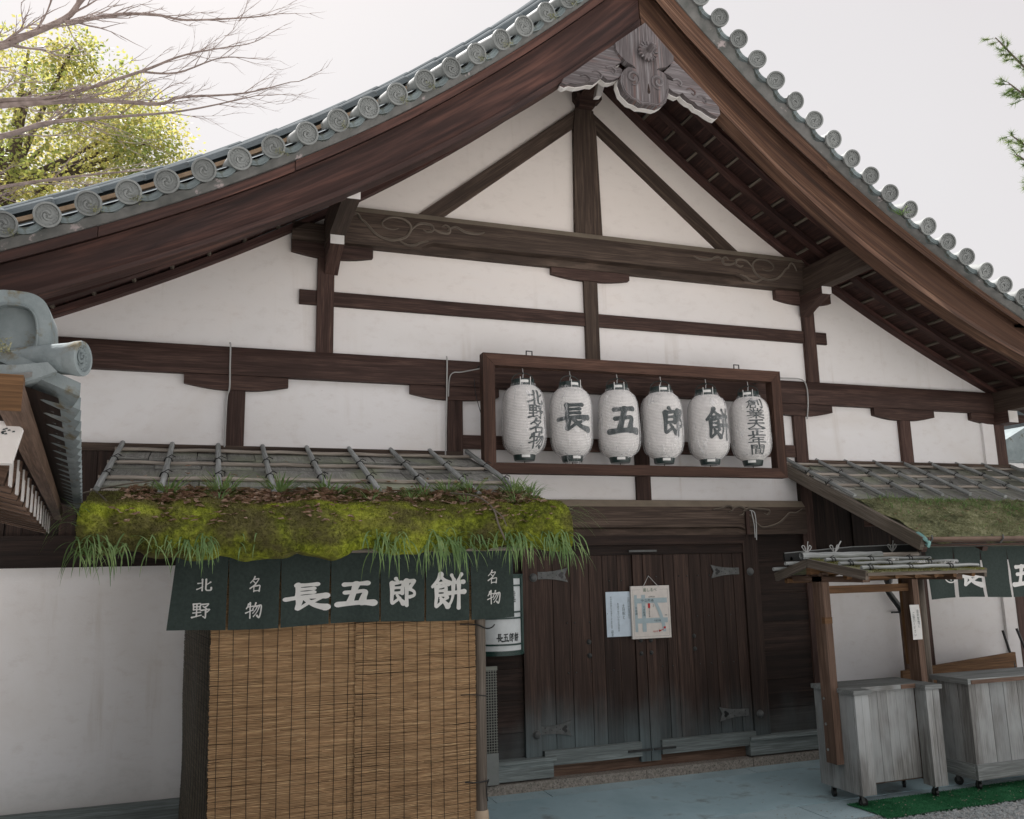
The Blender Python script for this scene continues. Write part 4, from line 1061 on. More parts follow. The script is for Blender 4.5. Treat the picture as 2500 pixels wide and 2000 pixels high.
def blade(mb, p, d, L, droop, w, seg=5):
    """one leaf blade: starts along d, bends down under its own weight"""
    p = Vector(p); d = Vector(d).normalized()
    side = d.cross(Vector((0, 0, 1)))
    if side.length < 1e-3: side = Vector((1, 0, 0))
    side.normalize()
    k = len(mb.v)
    for i in range(seg + 1):
        t = i / seg
        ww = w * (1 - t ** 2.2) * .5 + .0004
        mb.v += [tuple(p - side * ww), tuple(p + side * ww)]
        d = (d + Vector((0, 0, -droop * (1 + t)))).normalized()
        p = p + d * (L / seg)
    for i in range(seg):
        mb.f.append((k + 2 * i, k + 2 * i + 1, k + 2 * i + 3, k + 2 * i + 2)); mb.uv.append([(0, i), (1, i), (1, i + 1), (0, i + 1)])
random.seed(21)
gm = MB()
def tuft(c, n, L, spread, out, droop, w=.008, up=.8):
    for _ in range(n):
        a = random.uniform(0, 6.283)
        r = random.random() ** .5 * spread
        d = Vector((math.cos(a) * .75 + out[0], math.sin(a) * .6 + out[1], up + random.uniform(-.3, .35) + out[2]))
        blade(gm, (c[0] + r * math.cos(a), c[1] + r * math.sin(a) * .7, c[2] + random.uniform(-.01, .01)), d, L * random.uniform(.55, 1.15), droop * random.uniform(.6, 1.4), w * random.uniform(.7, 1.2))
# tufts where the poles end
for q, n, L in ((-3.33, 46, .17), (-3.03, 56, .19), (-2.70, 60, .19), (-2.43, 46, .16), (-2.38, 40, .15), (-2.12, 20, .11), (-1.83, 30, .13), (-1.66, 46, .18), (-1.50, 50, .18), (-1.21, 70, .20), (-1.10, 40, .17)):
    y = -1.28 + random.uniform(-.05, .05)
    tuft((q, y, zfl(y) + .03), n, L, .07, (0, -.15, 0), .14)
for q in (-3.05, -2.2, -1.95, -1.62, -1.3, -1.15):
    y = random.uniform(-1.6, -1.45); tuft((q, y, zfl(y) + .06), 22, .12, .05, (0, -.2, 0), .16, .005)
# fringe hanging over the lip
fringe = [(-3.68, 24, .24), (-3.61, 22, .24), (-3.52, 14, .20), (-3.36, 12, .18), (-3.20, 18, .19), (-3.12, 20, .18), (-2.92, 5, .12), (-2.22, 22, .22), (-2.12, 24, .23), (-1.93, 20, .22), (-1.85, 30, .25), (-1.77, 26, .24), (-1.62, 12, .18), (-1.45, 22, .22), (-1.37, 26, .24), (-1.20, 18, .22), (-1.12, 24, .24), (-1.07, 22, .24)]
for q, n, L in fringe:
    for _ in range(n):
        a = random.gauss(0, .55)
        lift = random.uniform(-.45, .55)
        x = q + random.gauss(0, .035)
        z = random.uniform(1.80, 1.90)
        blade(gm, (x, -1.84 + random.uniform(-.03, .02), z), (math.sin(a), -.75, lift), L * random.uniform(.5, 1.1), random.uniform(.16, .42), random.uniform(.0055, .0105), 6)
for _ in range(34):   # long leaves leaning out at both ends
    blade(gm, (-1.08 + random.gauss(0, .03), -1.72 + random.gauss(0, .06), zfl(-1.72) + random.uniform(-.04, .05)), (random.uniform(.3, 1), random.uniform(-.6, .1), random.uniform(.0, .7)), random.uniform(.14, .3), random.uniform(.1, .25), .007, 6)
    blade(gm, (-3.70 + random.gauss(0, .03), -1.72 + random.gauss(0, .08), zfl(-1.72) + random.uniform(-.05, .05)), (random.uniform(-1, -.2), random.uniform(-.7, .0), random.uniform(.0, .6)), random.uniform(.14, .28), random.uniform(.1, .25), .006, 6)
tag(gm.build('grass', 'grass'), kind='stuff')
gm = MB()
for _ in range(300):
    u = random.uniform(2.1, 5.4); v = min(1, abs(random.gauss(.22, .16)))
    p = moss_r(u, v); tuft(p, 5, .10, .03, (.2, -.1, 0), .16, .005)
for _ in range(110):
    u = random.uniform(2.1, 5.4); v = random.random(); p = moss_r(u, v); tuft(p, 4, .07, .03, (0, -.2, 0), .2, .004)
# the little weed between two roof discs on the right
q = [p for p in DISC_POS if p[0] > 1.5]
wq = min(q, key=lambda p: abs(p[0] - 2.28)); tuft((wq[0] - .09, -1.38, wq[1] - .05), 26, .10, .03, (0, -.3, 0), .2, .006)
tag(gm.build('grass', 'grass'), kind='stuff')
lm = MB()
random.seed(8)
def dead_leaf(p, s):
    a = random.random() * 6.28
    d = Vector((math.cos(a), math.sin(a), random.uniform(-.35, .35))).normalized(); sd = d.cross(Vector((random.uniform(-.4, .4), random.uniform(-.4, .4), 1))).normalized(); up = sd.cross(d)
    p = Vector(p); c = random.uniform(.12, .55)
    w = s * random.uniform(.28, .5)
    pts = [p, p + d * s * .35 + sd * w + up * w * c, p + d * s * .75 + sd * w * .7 + up * w * c * .8, p + d * s + up * s * random.uniform(-.1, .25), p + d * s * .75 - sd * w * .7 + up * w * c * .8, p + d * s * .35 - sd * w + up * w * c]
    mid = [p + d * s * .35, p + d * s * .75]
    for f in ([pts[0], mid[0], pts[1]], [pts[1], mid[0], mid[1], pts[2]], [pts[2], mid[1], pts[3]], [pts[0], pts[5], mid[0]], [pts[5], pts[4], mid[1], mid[0]], [pts[4], pts[3], mid[1]]): lm.quad(f)
for _ in range(2300):
    u = random.uniform(-3.55, -1.12)
    c = math.exp(-((u + 2.95) / .6) ** 2) * 1.1 + .34 + .45 * math.exp(-((u + 1.45) / .35) ** 2)
    if random.random() > c: continue
    v = random.random() * .47 if random.random() < .86 else random.uniform(.45, .75)
    x, y, z = moss_pt(u, v); dead_leaf((x, y - (.01 if v > .5 else 0), z + .012), random.uniform(.022, .058))
for _ in range(60):
    x, y = random.uniform(-3.6, -1.2), -1.2 + abs(random.gauss(0, .25)); dead_leaf((x, y, zfl(y) + .022), random.uniform(.02, .05))
for _ in range(170):
    u, v = random.uniform(2.0, 5.2), random.random(); p = moss_r(u, v); dead_leaf((p[0], p[1], p[2] + .01), random.uniform(.015, .03))
tag(lm.build('fallen_leaves', 'dead_leaf'), kind='stuff')
# dead twigs on the moss
tw = MB(); tw.tube(catmull([(-1.72, -1.55, 2.14), (-1.60, -1.70, 2.11), (-1.54, -1.83, 2.03), (-1.53, -1.90, 1.93), (-1.50, -1.93, 1.84)], 3), .006, 5); tw.tube([(-1.54, -1.83, 2.03), (-1.50, -1.90, 1.97), (-1.49, -1.93, 1.92)], .004, 4)
tag(tw.build('dead_twig', 'batten'), 'pale dead twig drooping over the edge of the green moss', 'twig', 'twigs on the mossy awning')
tw = MB(); tw.tube(catmull([(-3.88, -1.2, 2.12), (-3.70, -1.25, 2.17), (-3.55, -1.27, 2.20), (-3.43, -1.25, 2.22)], 3), .005, 5); tw.tube(catmull([(-3.72, -1.3, 2.165), (-3.66, -1.45, 2.12), (-3.60, -1.6, 2.06)], 3), .005, 5)
tag(tw.build('dead_twig', 'batten'), 'bare forked twig beside the tiles of the near gate roof', 'twig', 'twigs on the mossy awning')

# ================================================================== BRUSH LETTERING
GLYPH = {
'長': [(9, 9, [(31, 5), (31, 30), (30, 54)]), (10, 9, [(30, 8), (52, 7), (76, 6)]), (8, 8, [(33, 23), (68, 21)]), (8, 8, [(33, 37), (68, 35)]), (9, 13, [(3, 57), (30, 53), (60, 51), (97, 50)]), (12, 6, [(35, 54), (34, 74), (30, 94), (40, 88), (54, 76)]), (6, 9, [(86, 57), (75, 65), (64, 71)]), (8, 15, [(47, 54), (58, 70), (74, 84), (97, 93)])],
'五': [(10, 11, [(20, 13), (50, 11), (82, 9)]), (13, 12, [(52, 12), (44, 48), (34, 88)]), (9, 13, [(22, 46), (50, 44), (76, 42), (72, 66), (68, 88)]), (12, 15, [(2, 93), (40, 90), (70, 88), (98, 90)])],
'郎': [(9, 7, [(28, 1), (36, 12)]), (9, 9, [(12, 18), (32, 16), (52, 14), (51, 34), (50, 54)]), (8, 7, [(16, 35), (48, 33)]), (8, 8, [(15, 54), (49, 52)]), (12, 6, [(14, 18), (14, 50), (13, 90), (26, 84), (42, 72)]), (6, 13, [(32, 62), (42, 76), (54, 90)]), (10, 9, [(62, 10), (80, 9), (94, 8), (84, 24), (74, 38)]), (8, 8, [(74, 38), (92, 48), (92, 62), (76, 68)]), (13, 8, [(66, 10), (66, 50), (66, 99)])],
'餅': [(12, 6, [(28, 1), (18, 18), (2, 36)]), (6, 12, [(28, 6), (38, 16), (52, 26)]), (7, 7, [(22, 27), (37, 25)]), (8, 8, [(14, 38), (30, 36), (44, 35), (43, 62)]), (7, 7, [(16, 49), (41, 48)]), (7, 7, [(16, 62), (42, 61)]), (10, 6, [(15, 38), (15, 65), (13, 94), (24, 88), (36, 78)]), (8, 7, [(48, 68), (40, 74), (30, 78)]), (6, 12, [(28, 70), (38, 80), (50, 93)]), (7, 8, [(62, 3), (69, 17)]), (8, 6, [(92, 1), (82, 18)]), (8, 9, [(54, 27), (76, 24), (98, 23)]), (9, 10, [(50, 56), (74, 54), (100, 52)]), (9, 5, [(67, 26), (66, 60), (61, 80), (50, 97)]), (10, 8, [(84, 24), (84, 60), (83, 99)])],
'名': [(10, 5, [(44, 1), (32, 20), (10, 40)]), (7, 8, [(38, 17), (58, 15), (76, 14), (62, 34), (44, 54), (8, 76)]), (6, 9, [(34, 30), (44, 38), (52, 46)]), (8, 7, [(38, 62), (38, 80), (38, 97)]), (8, 9, [(38, 62), (60, 60), (84, 58), (82, 78), (80, 94)]), (7, 7, [(40, 92), (80, 90)])],
'物': [(9, 6, [(17, 9), (12, 24), (4, 38)]), (7, 7, [(10, 28), (28, 25), (46, 23)]), (7, 7, [(0, 66), (24, 56), (46, 47)]), (9, 7, [(27, 1), (27, 50), (27, 99)]), (9, 5, [(62, 3), (54, 24), (44, 40)]), (8, 10, [(57, 24), (76, 21), (95, 19), (93, 60), (84, 95), (76, 92), (70, 84)]), (7, 5, [(72, 24), (60, 48), (44, 68)]), (7, 5, [(85, 23), (70, 60), (48, 90)])],
'北': [(10, 8, [(36, 4), (37, 48), (36, 94)]), (8, 7, [(6, 36), (22, 34), (36, 32)]), (8, 8, [(0, 84), (18, 76), (38, 64)]), (10, 10, [(62, 3), (62, 42), (61, 76), (66, 90), (84, 92), (97, 88), (98, 70)]), (9, 6, [(92, 26), (80, 36), (64, 46)])],
'野': [(8, 7, [(6, 7), (7, 26), (8, 44)]), (8, 8, [(6, 7), (26, 5), (47, 4), (45, 24), (44, 42)]), (7, 7, [(8, 25), (44, 23)]), (7, 7, [(9, 43), (44, 41)]), (8, 8, [(26, 6), (26, 46), (25, 86)]), (7, 7, [(6, 64), (26, 62), (48, 59)]), (9, 6, [(0, 93), (26, 86), (52, 78)]), (8, 8, [(56, 9), (74, 7), (92, 5), (84, 18), (70, 28)]), (6, 8, [(62, 22), (70, 28), (80, 36)]), (8, 7, [(52, 47), (76, 43), (99, 40), (92, 50), (84, 58)]), (9, 6, [(77, 44), (77, 70), (76, 96), (70, 92), (62, 86)])],
'創': [(9, 5, [(30, 1), (18, 18), (0, 34)]), (6, 9, [(30, 5), (44, 16), (60, 26)]), (7, 7, [(22, 23), (42, 22)]), (7, 7, [(14, 34), (34, 33), (50, 32), (49, 52)]), (6, 6, [(16, 43), (47, 42)]), (6, 6, [(16, 54), (48, 52)]), (8, 5, [(15, 34), (13, 60), (2, 92)]), (7, 7, [(22, 67), (22, 97)]), (7, 7, [(22, 67), (50, 65), (48, 94)]), (6, 6, [(24, 93), (48, 91)]), (8, 7, [(70, 14), (70, 66)]), (9, 6, [(93, 3), (93, 50), (92, 95), (80, 86)])],
'業': [(7, 6, [(38, 1), (39, 22)]), (7, 6, [(61, 1), (60, 22)]), (6, 7, [(18, 7), (27, 20)]), (7, 5, [(84, 5), (73, 20)]), (8, 8, [(5, 27), (50, 25), (95, 24)]), (6, 6, [(33, 30), (39, 39)]), (7, 5, [(68, 29), (61, 39)]), (7, 7, [(16, 43), (86, 41)]), (6, 7, [(20, 56), (80, 54)]), (7, 9, [(3, 69), (50, 67), (97, 66)]), (8, 7, [(50, 42), (50, 99)]), (7, 4, [(47, 70), (30, 86), (6, 95)]), (5, 10, [(54, 70), (72, 85), (96, 95)])],
'天': [(9, 10, [(14, 15), (50, 13), (86, 11)]), (9, 10, [(5, 45), (50, 43), (95, 42)]), (10, 6, [(50, 14), (46, 48), (30, 78), (4, 96)]), (7, 14, [(52, 48), (66, 72), (98, 94)])],
'正': [(9, 10, [(10, 13), (50, 11), (90, 10)]), (10, 9, [(50, 12), (50, 90)]), (8, 9, [(52, 50), (82, 47)]), (9, 8, [(26, 45), (26, 90)]), (9, 11, [(3, 94), (50, 91), (97, 91)])],
'年': [(9, 5, [(30, 1), (20, 18), (4, 36)]), (8, 8, [(22, 19), (54, 17), (88, 16)]), (8, 8, [(24, 45), (52, 43), (82, 42)]), (8, 7, [(24, 44), (24, 68)]), (8, 10, [(1, 71), (50, 69), (99, 68)]), (9, 7, [(56, 18), (56, 60), (56, 99)])],
'間': [(9, 7, [(12, 6), (12, 98)]), (7, 7, [(12, 8), (43, 6), (42, 36)]), (6, 6, [(14, 22), (41, 21)]), (6, 6, [(14, 36), (41, 35)]), (7, 7, [(58, 7), (58, 36)]), (7, 9, [(58, 8), (91, 6), (91, 50), (90, 95), (79, 88)]), (6, 6, [(60, 22), (89, 21)]), (6, 6, [(60, 36), (89, 35)]), (7, 7, [(36, 49), (36, 91)]), (7, 7, [(36, 49), (67, 47), (66, 89)]), (6, 6, [(38, 68), (65, 67)]), (6, 6, [(38, 89), (65, 87)])],
}
def brush(mb, ch, fn, wt=1.0, jit=0.0):
    """writes one character into mb; fn(x, y, lift) maps the 0..1 square (y up) onto a surface"""
    for si, (w0, w1, pts) in enumerate(GLYPH[ch]):
        c = catmull(pts, 5) if len(pts) > 2 else [tuple(lerp(pts[0][k], pts[1][k], t / 5) for k in (0, 1)) for t in range(6)]
        n = len(c)
        Ls, Rs = [], []
        for i, (x, y) in enumerate(c):
            a, b = c[max(0, i - 1)], c[min(n - 1, i + 1)]
            dx, dy = b[0] - a[0], b[1] - a[1]
            l = math.hypot(dx, dy) or 1
            t = i / (n - 1)
            w = (w0 * (1 - t) + w1 * t) * wt * (1.12 - .3 * math.sin(math.pi * t)) * .62
            nx, ny = -dy / l, dx / l
            Ls.append((x + nx * w, y + ny * w)); Rs.append((x - nx * w, y - ny * w))
        lift = 1 + si * 0.05
        P = lambda q: fn(q[0] / 100, 1 - q[1] / 100, lift)
        k = len(mb.v)
        for l, r in zip(Ls, Rs): mb.v += [tuple(P(l)), tuple(P(r))]
        for i in range(n - 1):
            mb.f.append((k + 2 * i, k + 2 * i + 1, k + 2 * i + 3, k + 2 * i + 2)); mb.uv.append([(0, 0)] * 4)
        for (x, y), l, r, (px, py) in ((c[0], Ls[0], Rs[0], c[1]), (c[-1], Ls[-1], Rs[-1], c[-2])):
            dx, dy = x - px, y - py; d = math.hypot(dx, dy) or 1
            w = math.hypot(l[0] - r[0], l[1] - r[1]) / 2
            a0 = math.atan2(l[1] - y, l[0] - x)
            sg = 1 if math.cos(a0 + math.pi / 2) * dx + math.sin(a0 + math.pi / 2) * dy > 0 else -1
            arc = [(x + w * math.cos(a0 + sg * math.pi * j / 6), y + w * math.sin(a0 + sg * math.pi * j / 6)) for j in range(7)]
            mb.quad([P(q) for q in arc])
def font_mesh(mb, text, fn, vertical=False):
    """printed characters; fn(x, y) maps em units (first character at 0..1)"""
    for i, ch in enumerate(text):
        if ch == ' ': continue
        vs, fs = TYPE[ch]
        k = len(mb.v)
        for x, y in vs: mb.v.append(tuple(fn(x, y - i) if vertical else fn(x + i, y)))
        for p in fs:
            mb.f.append(tuple(k + q for q in p)); mb.uv.append([(0, 0)] * len(p))

# ================================================================== LANTERN FRAME AND LANTERNS
random.seed(31)
FX0, FX1, FZ0, FZ1, FY = -1.115, 1.66, 2.405, 3.357, -0.30
fr = thing('lantern_frame', 'long red-brown timber frame hung on the wall round six paper lanterns', 'frame', (0.27, 0, 2.4))
def mitre(poly, name):
    m = MB(); m.prism(poly, lambda a, b, d: (a, d, b), FY - .045, FY + .045)
    h = abs(poly[1][0] - poly[0][0]) > abs(poly[2][1] - poly[1][1])
    o = random.random() * 9
    m.uv = [[((m.v[i][0] if h else m.v[i][2]) + o, (m.v[i][2] if h else m.v[i][0]) + m.v[i][1] * .7 + o) for i in f] for f in m.f]
    return m.build(name, 'frame_wood', fr, bevel=0.005)
w = .098
mitre([(FX0, FZ1 - w * 0), (FX0 + w, FZ1 - w), (FX1 - w, FZ1 - w), (FX1, FZ1)], 'frame_rail')
mitre([(FX0, FZ0), (FX1, FZ0), (FX1 - w, FZ0 + w * .85), (FX0 + w, FZ0 + w * .85)], 'frame_rail')
mitre([(FX0, FZ0 + .002), (FX0 + w - .002, FZ0 + w * .85), (FX0 + w - .002, FZ1 - w), (FX0, FZ1 - .002)], 'frame_stile')
mitre([(FX1, FZ0 + .002), (FX1, FZ1 - .002), (FX1 - w + .002, FZ1 - w), (FX1 - w + .002, FZ0 + w * .85)], 'frame_stile')
for q in (-0.71, 1.24):
    m = MB(); m.tube([(q - .025, FY, FZ1 - .01), (q - .025, FY, FZ1 + .045), (q + .025, FY, FZ1 + .045), (q + .025, FY, FZ1 - .01)], .006, 6); m.build('iron_loop', 'iron', fr)
for q in (-1.06, 1.60):
    for z in (FZ0 + .05, FZ1 - .05):
        m = MB(); m.tube([(q, FY + .045, z), (q, .03, z)], .009, 6); m.build('wall_bracket', 'iron', fr)
def lantern(cx, az_list, label, sq, film_sag):
    c = Vector((cx, FY + .012, 0)); zt, zb = 3.115, 2.555
    r0 = .163
    root = thing('paper_lantern', label, 'lantern', (cx, FY, 2.5), 'white paper lanterns in the wall frame')
    def rad(z):
        t = (z - zb) / (zt - zb)
        k = 1 - abs(2 * t - 1) ** 5.5 * .47
        return r0 * k * (1 + .012 * math.sin(cx * 7 + t * 5))
    body = MB(); prof = []; ribs = 46
    for i in range(ribs * 3 + 1):
        z = lerp(zb, zt, i / (ribs * 3)); prof.append((rad(z) + (.0016 if i % 3 == 0 else -.0008), z))
    body.lathe(prof, (c.x, c.y, 0), 40, None, False); bo = body.build('paper_body', 'paper', root, smooth=60)
    rb = MB()
    for i in range(1, ribs):
        z = lerp(zb, zt, i / ribs); r = rad(z) + .0022
        rb.lathe([(r, z - .0011), (r + .0006, z), (r, z + .0011)], (c.x, c.y, 0), 32, None, False)
    rb.build('bamboo_rib', 'rib', bo)
    cap = MB(); cap.lathe([(.085, zt - .03), (.098, zt - .012), (.094, zt + .002), (.088, zt + .045), (.084, zt + .047), (.02, zt + .046)], (c.x, c.y, 0), 28); cp = cap.build('top_cap', 'lantern_cap', root, smooth=35)
    fa = math.atan2(-6.617 - c.y, -3.102 - c.x) + random.uniform(-.1, .5)
    e = Vector((math.cos(fa), math.sin(fa), 0)); s = Vector((-e.y, e.x, 0))
    for nm, zz, rr, par in (('cap_label', zt + .022, .0925, cp),):
        m = MB(); m.grid(lambda u, v: c + (e * math.cos(u / rr) + s * math.sin(u / rr)) * rr + Vector((0, 0, zz + v * (1 - .5 * max(0, abs(u) / .034 - .7)))), 8, 1, (-.034, .034), (-.011, .011)); m.build(nm, 'white_print', par)
    bc = MB(); bc.lathe([(.02, zb - .045), (.078, zb - .046), (.084, zb - .03), (.09, zb + .004), (.07, zb + .02)], (c.x, c.y, 0), 28); bcp = bc.build('bottom_cap', 'lantern_cap', root, smooth=35)
    m = MB(); m.grid(lambda u, v: c + (e * math.cos(u / .09) + s * math.sin(u / .09)) * .0895 + Vector((0, 0, zb - .014 + v)), 8, 1, (-.034, .034), (-.011, .011)); m.build('cap_label', 'white_print', bcp)
    m = MB(); m.tube([c + Vector((.0, 0, zb - .045)), c + Vector((.0, 0, zb - .062)), c + Vector((.012, 0, zb - .068))], .004, 5); m.build('bottom_hook', 'iron', bcp)
    hd = MB(); hd.tube([c + s * (.09 * math.cos(a)) + Vector((0, 0, zt + .02 + .085 * math.sin(a) ** .7)) for a in [math.pi * i / 14 for i in range(15)]], .0035, 5); hd.build('handle', 'lantern_cap', root, smooth=60)
    hk = MB(); hk.tube([(c.x, c.y, FZ1 - w + .005), (c.x + .004, c.y, FZ1 - w - .03), (c.x + .012, c.y, FZ1 - w - .04), (c.x + .004, c.y, FZ1 - w - .052), (c.x, c.y, zt + .04)], .0035, 5); hk.build('hook', 'steel', root)
    # lettering
    for ch, az, zc, wd, ht, wt in az_list:
        m = MB()
        def fn(x, y, l):
            a = R(az) + (x - .5) * wd / r0 - math.pi / 2
            z = zc + (y - .5) * ht
            r = rad(z) + .0035 + l * .0006
            return (c.x + r * math.cos(a), c.y + r * math.sin(a), z)
        brush(m, ch, fn, wt)
        m.build('lettering', 'ink', bo)
    # clear plastic bag against the rain
    fm = MB()
    def bag(u, v):
        a = u * 2 * math.pi
        z = lerp(zt + .012, zb - film_sag, v)
        zz = min(max(z, zb), zt)
        base = rad(zz) + .007 + .007 * v
        if v < .08: base = lerp(.10, base, v / .08)
        if v > .86: base *= 1 - .42 * ((v - .86) / .14) ** 1.6
        wr = noise.noise(Vector((math.cos(a) * 3.2 + cx * 5, math.sin(a) * 3.2, z * 3.0))) * .009 + noise.noise(Vector((math.cos(a) * 11 + cx, math.sin(a) * 11, z * 6))) * .004
        wr += (noise.noise(Vector((math.cos(a) * 7, math.sin(a) * 7, z * 25 + cx))) * .018) * max(0, (v - .8) / .2) + noise.noise(Vector((a * 6, z * 30, cx))) * .006 * max(0, (.12 - v) / .12)
        r = base + wr
        return c + Vector((r * math.cos(a), r * math.sin(a), z))
    fm.grid(bag, 72, 60); fm.build('plastic_cover', 'film', root, smooth=180)
    tp = MB()
    for k in (-.035, .045):
        tp.quad([c + e * .098 + s * k + Vector((0, 0, zt - .02)), c + e * .098 + s * (k + .005) + Vector((0, 0, zt - .02)), c + e * .096 + s * (k + .005) + Vector((0, 0, zt + .055)), c + e * .096 + s * k + Vector((0, 0, zt + .055))])
    tp.build('cover_tie', 'white_print', root)
lantern(-.766, [('北', 20, 2.995, .15, .115, 1.25), ('野', 20, 2.88, .15, .11, 1.15), ('名', 20, 2.768, .15, .115, 1.25), ('物', 20, 2.652, .15, .115, 1.2)], 'paper lantern at the end of the frame with four characters in one column', 1, .03)
lantern(-.356, [('長', -16, 2.85, .27, .225, 1.2)], 'paper lantern with the single large character for long', 1, .06)
lantern(.07, [('五', -10, 2.845, .25, .225, 1.35)], 'paper lantern with the single large character for five', 1, .045)
lantern(.48, [('郎', 8, 2.845, .22, .225, 1.3)], 'paper lantern with the third large character beside the five lantern', 1, .045)
lantern(.922, [('餅', 4, 2.84, .23, .255, 1.15)], 'paper lantern with the dense large character for rice cake', 1, .05)
lantern(1.35, [('創', -16, 3.035, .15, .088, 1.1), ('業', -16, 2.945, .15, .086, 1.05), ('天', -16, 2.855, .15, .084, 1.1), ('正', -16, 2.785, .15, .066, 1.2), ('年', -16, 2.712, .15, .072, 1.1), ('間', -16, 2.635, .14, .080, 1.1)], 'paper lantern with six small characters stacked in one column', 1, .025)

# ================================================================== SHOP CURTAINS
def curtain(root_args, y, xs, z_top, z_bot, letters, flare, slit=.012):
    root = thing(*root_args)
    def surf(x, z, off=0):
        t = (z_top - z) / (z_top - z_bot)
        return (x + flare(x) * t, y + off - .012 * t * math.sin(x * 9.0 + 1.3 * t) - .006 * math.sin(x * 23 + t * 2) * t + .004 * noise.noise(Vector((x * 9, z * 9, 1))), z + .008 * math.sin(x * 5.3 + 1) * t)
    for i, (a, b) in enumerate(zip(xs, xs[1:])):
        m = MB()
        s0, s1 = (0 if i == 0 else slit * random.uniform(.3, .7)), (0 if i == len(xs) - 2 else slit * random.uniform(.3, .7))
        def fn(u, v):
            t = v
            x0 = a + s0 * min(1, t * 1.8); x1 = b - s1 * min(1, t * 1.8)
            return surf(lerp(x0, x1, u), lerp(z_top, z_bot, v))
        m.grid(fn, 14, 16)
        m.grid(lambda u, v: (Vector(fn(u, v)) + Vector((0, .003, 0))), 14, 16)
        pnl = m.build('cloth_panel', 'cloth', root, smooth=60)
        hm = MB(); hm.grid(lambda u, v: Vector(fn(u, 1 - .035 * v)) + Vector((0, -.0015, 0)), 14, 1); hm.build('hem', 'cloth', pnl)
        for ch, cx, cz, wd, ht, wt in letters.get(i, []):
            l = MB()
            if callable(ch): ch(l, lambda x, z: surf(x, z, -.0045))
            else: brush(l, ch, lambda x, yy, q: surf(cx + (x - .5) * wd, cz + (yy - .5) * ht, -.004 - q * .0006), wt)
            l.build('lettering', 'white_print', pnl)
    m = MB(); m.tube([(xs[0] - .05, y, z_top), (xs[-1] + .05, y, z_top)], .011, 8); m.build('curtain_pole', 'bamboo', root)
    return root
curtain(('shop_curtain', 'long dark green curtain with white characters under the bright mossy awning', 'curtain', (-2.3, -1.52, 1.8), 'dark green shop curtains'), -1.545,
        [-3.255, -2.985, -2.705, -2.428, -2.145, -1.876, -1.598, -1.325], 1.80, 1.39,
        {0: [('北', -3.108, 1.628, .075, .066, 1.0), ('野', -3.12, 1.492, .09, .082, .95)], 1: [('名', -2.84, 1.628, .068, .082, .95), ('物', -2.845, 1.49, .085, .082, .95)],
         2: [('長', -2.565, 1.55, .235, .150, 1.25)], 3: [('五', -2.285, 1.555, .205, .14, 1.35)], 4: [('郎', -2.015, 1.558, .165, .155, 1.25)], 5: [('餅', -1.737, 1.56, .20, .195, 1.15)],
         6: [('名', -1.455, 1.634, .068, .078, .95), ('物', -1.45, 1.515, .078, .078, .95)]}, lambda x: -.035 if x < -3.2 else 0)
def crest(m, f):
    r0, r1 = .066, .075
    for i in range(28):
        a, b = 2 * math.pi * i / 28, 2 * math.pi * (i + 1) / 28
        m.quad([f(2.385 + r0 * math.cos(a), 1.565 + r0 * math.sin(a)), f(2.385 + r1 * math.cos(a), 1.565 + r1 * math.sin(a)), f(2.385 + r1 * math.cos(b), 1.565 + r1 * math.sin(b)), f(2.385 + r0 * math.cos(b), 1.565 + r0 * math.sin(b))])
    for a0 in (-90, 30, 150):
        a = R(a0)
        tip = (2.385 + .062 * math.cos(a), 1.565 + .062 * math.sin(a))
        for k in (-.5, .5):
            q = (2.385 + .035 * math.cos(a + k), 1.565 + .035 * math.sin(a + k)); q2 = (2.385 + .035 * math.cos(a + k * .1), 1.565 + .035 * math.sin(a + k * .1))
            m.quad([f(*tip), f(*q), f(*q2)])
curtain(('shop_curtain', 'short dark green curtain with a round crest behind the small roofed stall', 'curtain', (3.3, -1.3, 1.78), 'dark green shop curtains'), -1.29,
        [2.16, 2.437, 2.715, 2.99, 3.27, 3.55, 3.82], 1.79, 1.377, {0: [(crest, 0, 0, 0, 0, 0)], 1: [('長', 2.575, 1.545, .23, .17, 1.3)], 3: [('五', 3.13, 1.545, .22, .17, 1.35)], 4: [('郎', 3.41, 1.545, .18, .16, 1.25)], 5: [('餅', 3.68, 1.545, .2, .19, 1.15)]}, lambda x: 0, .03)

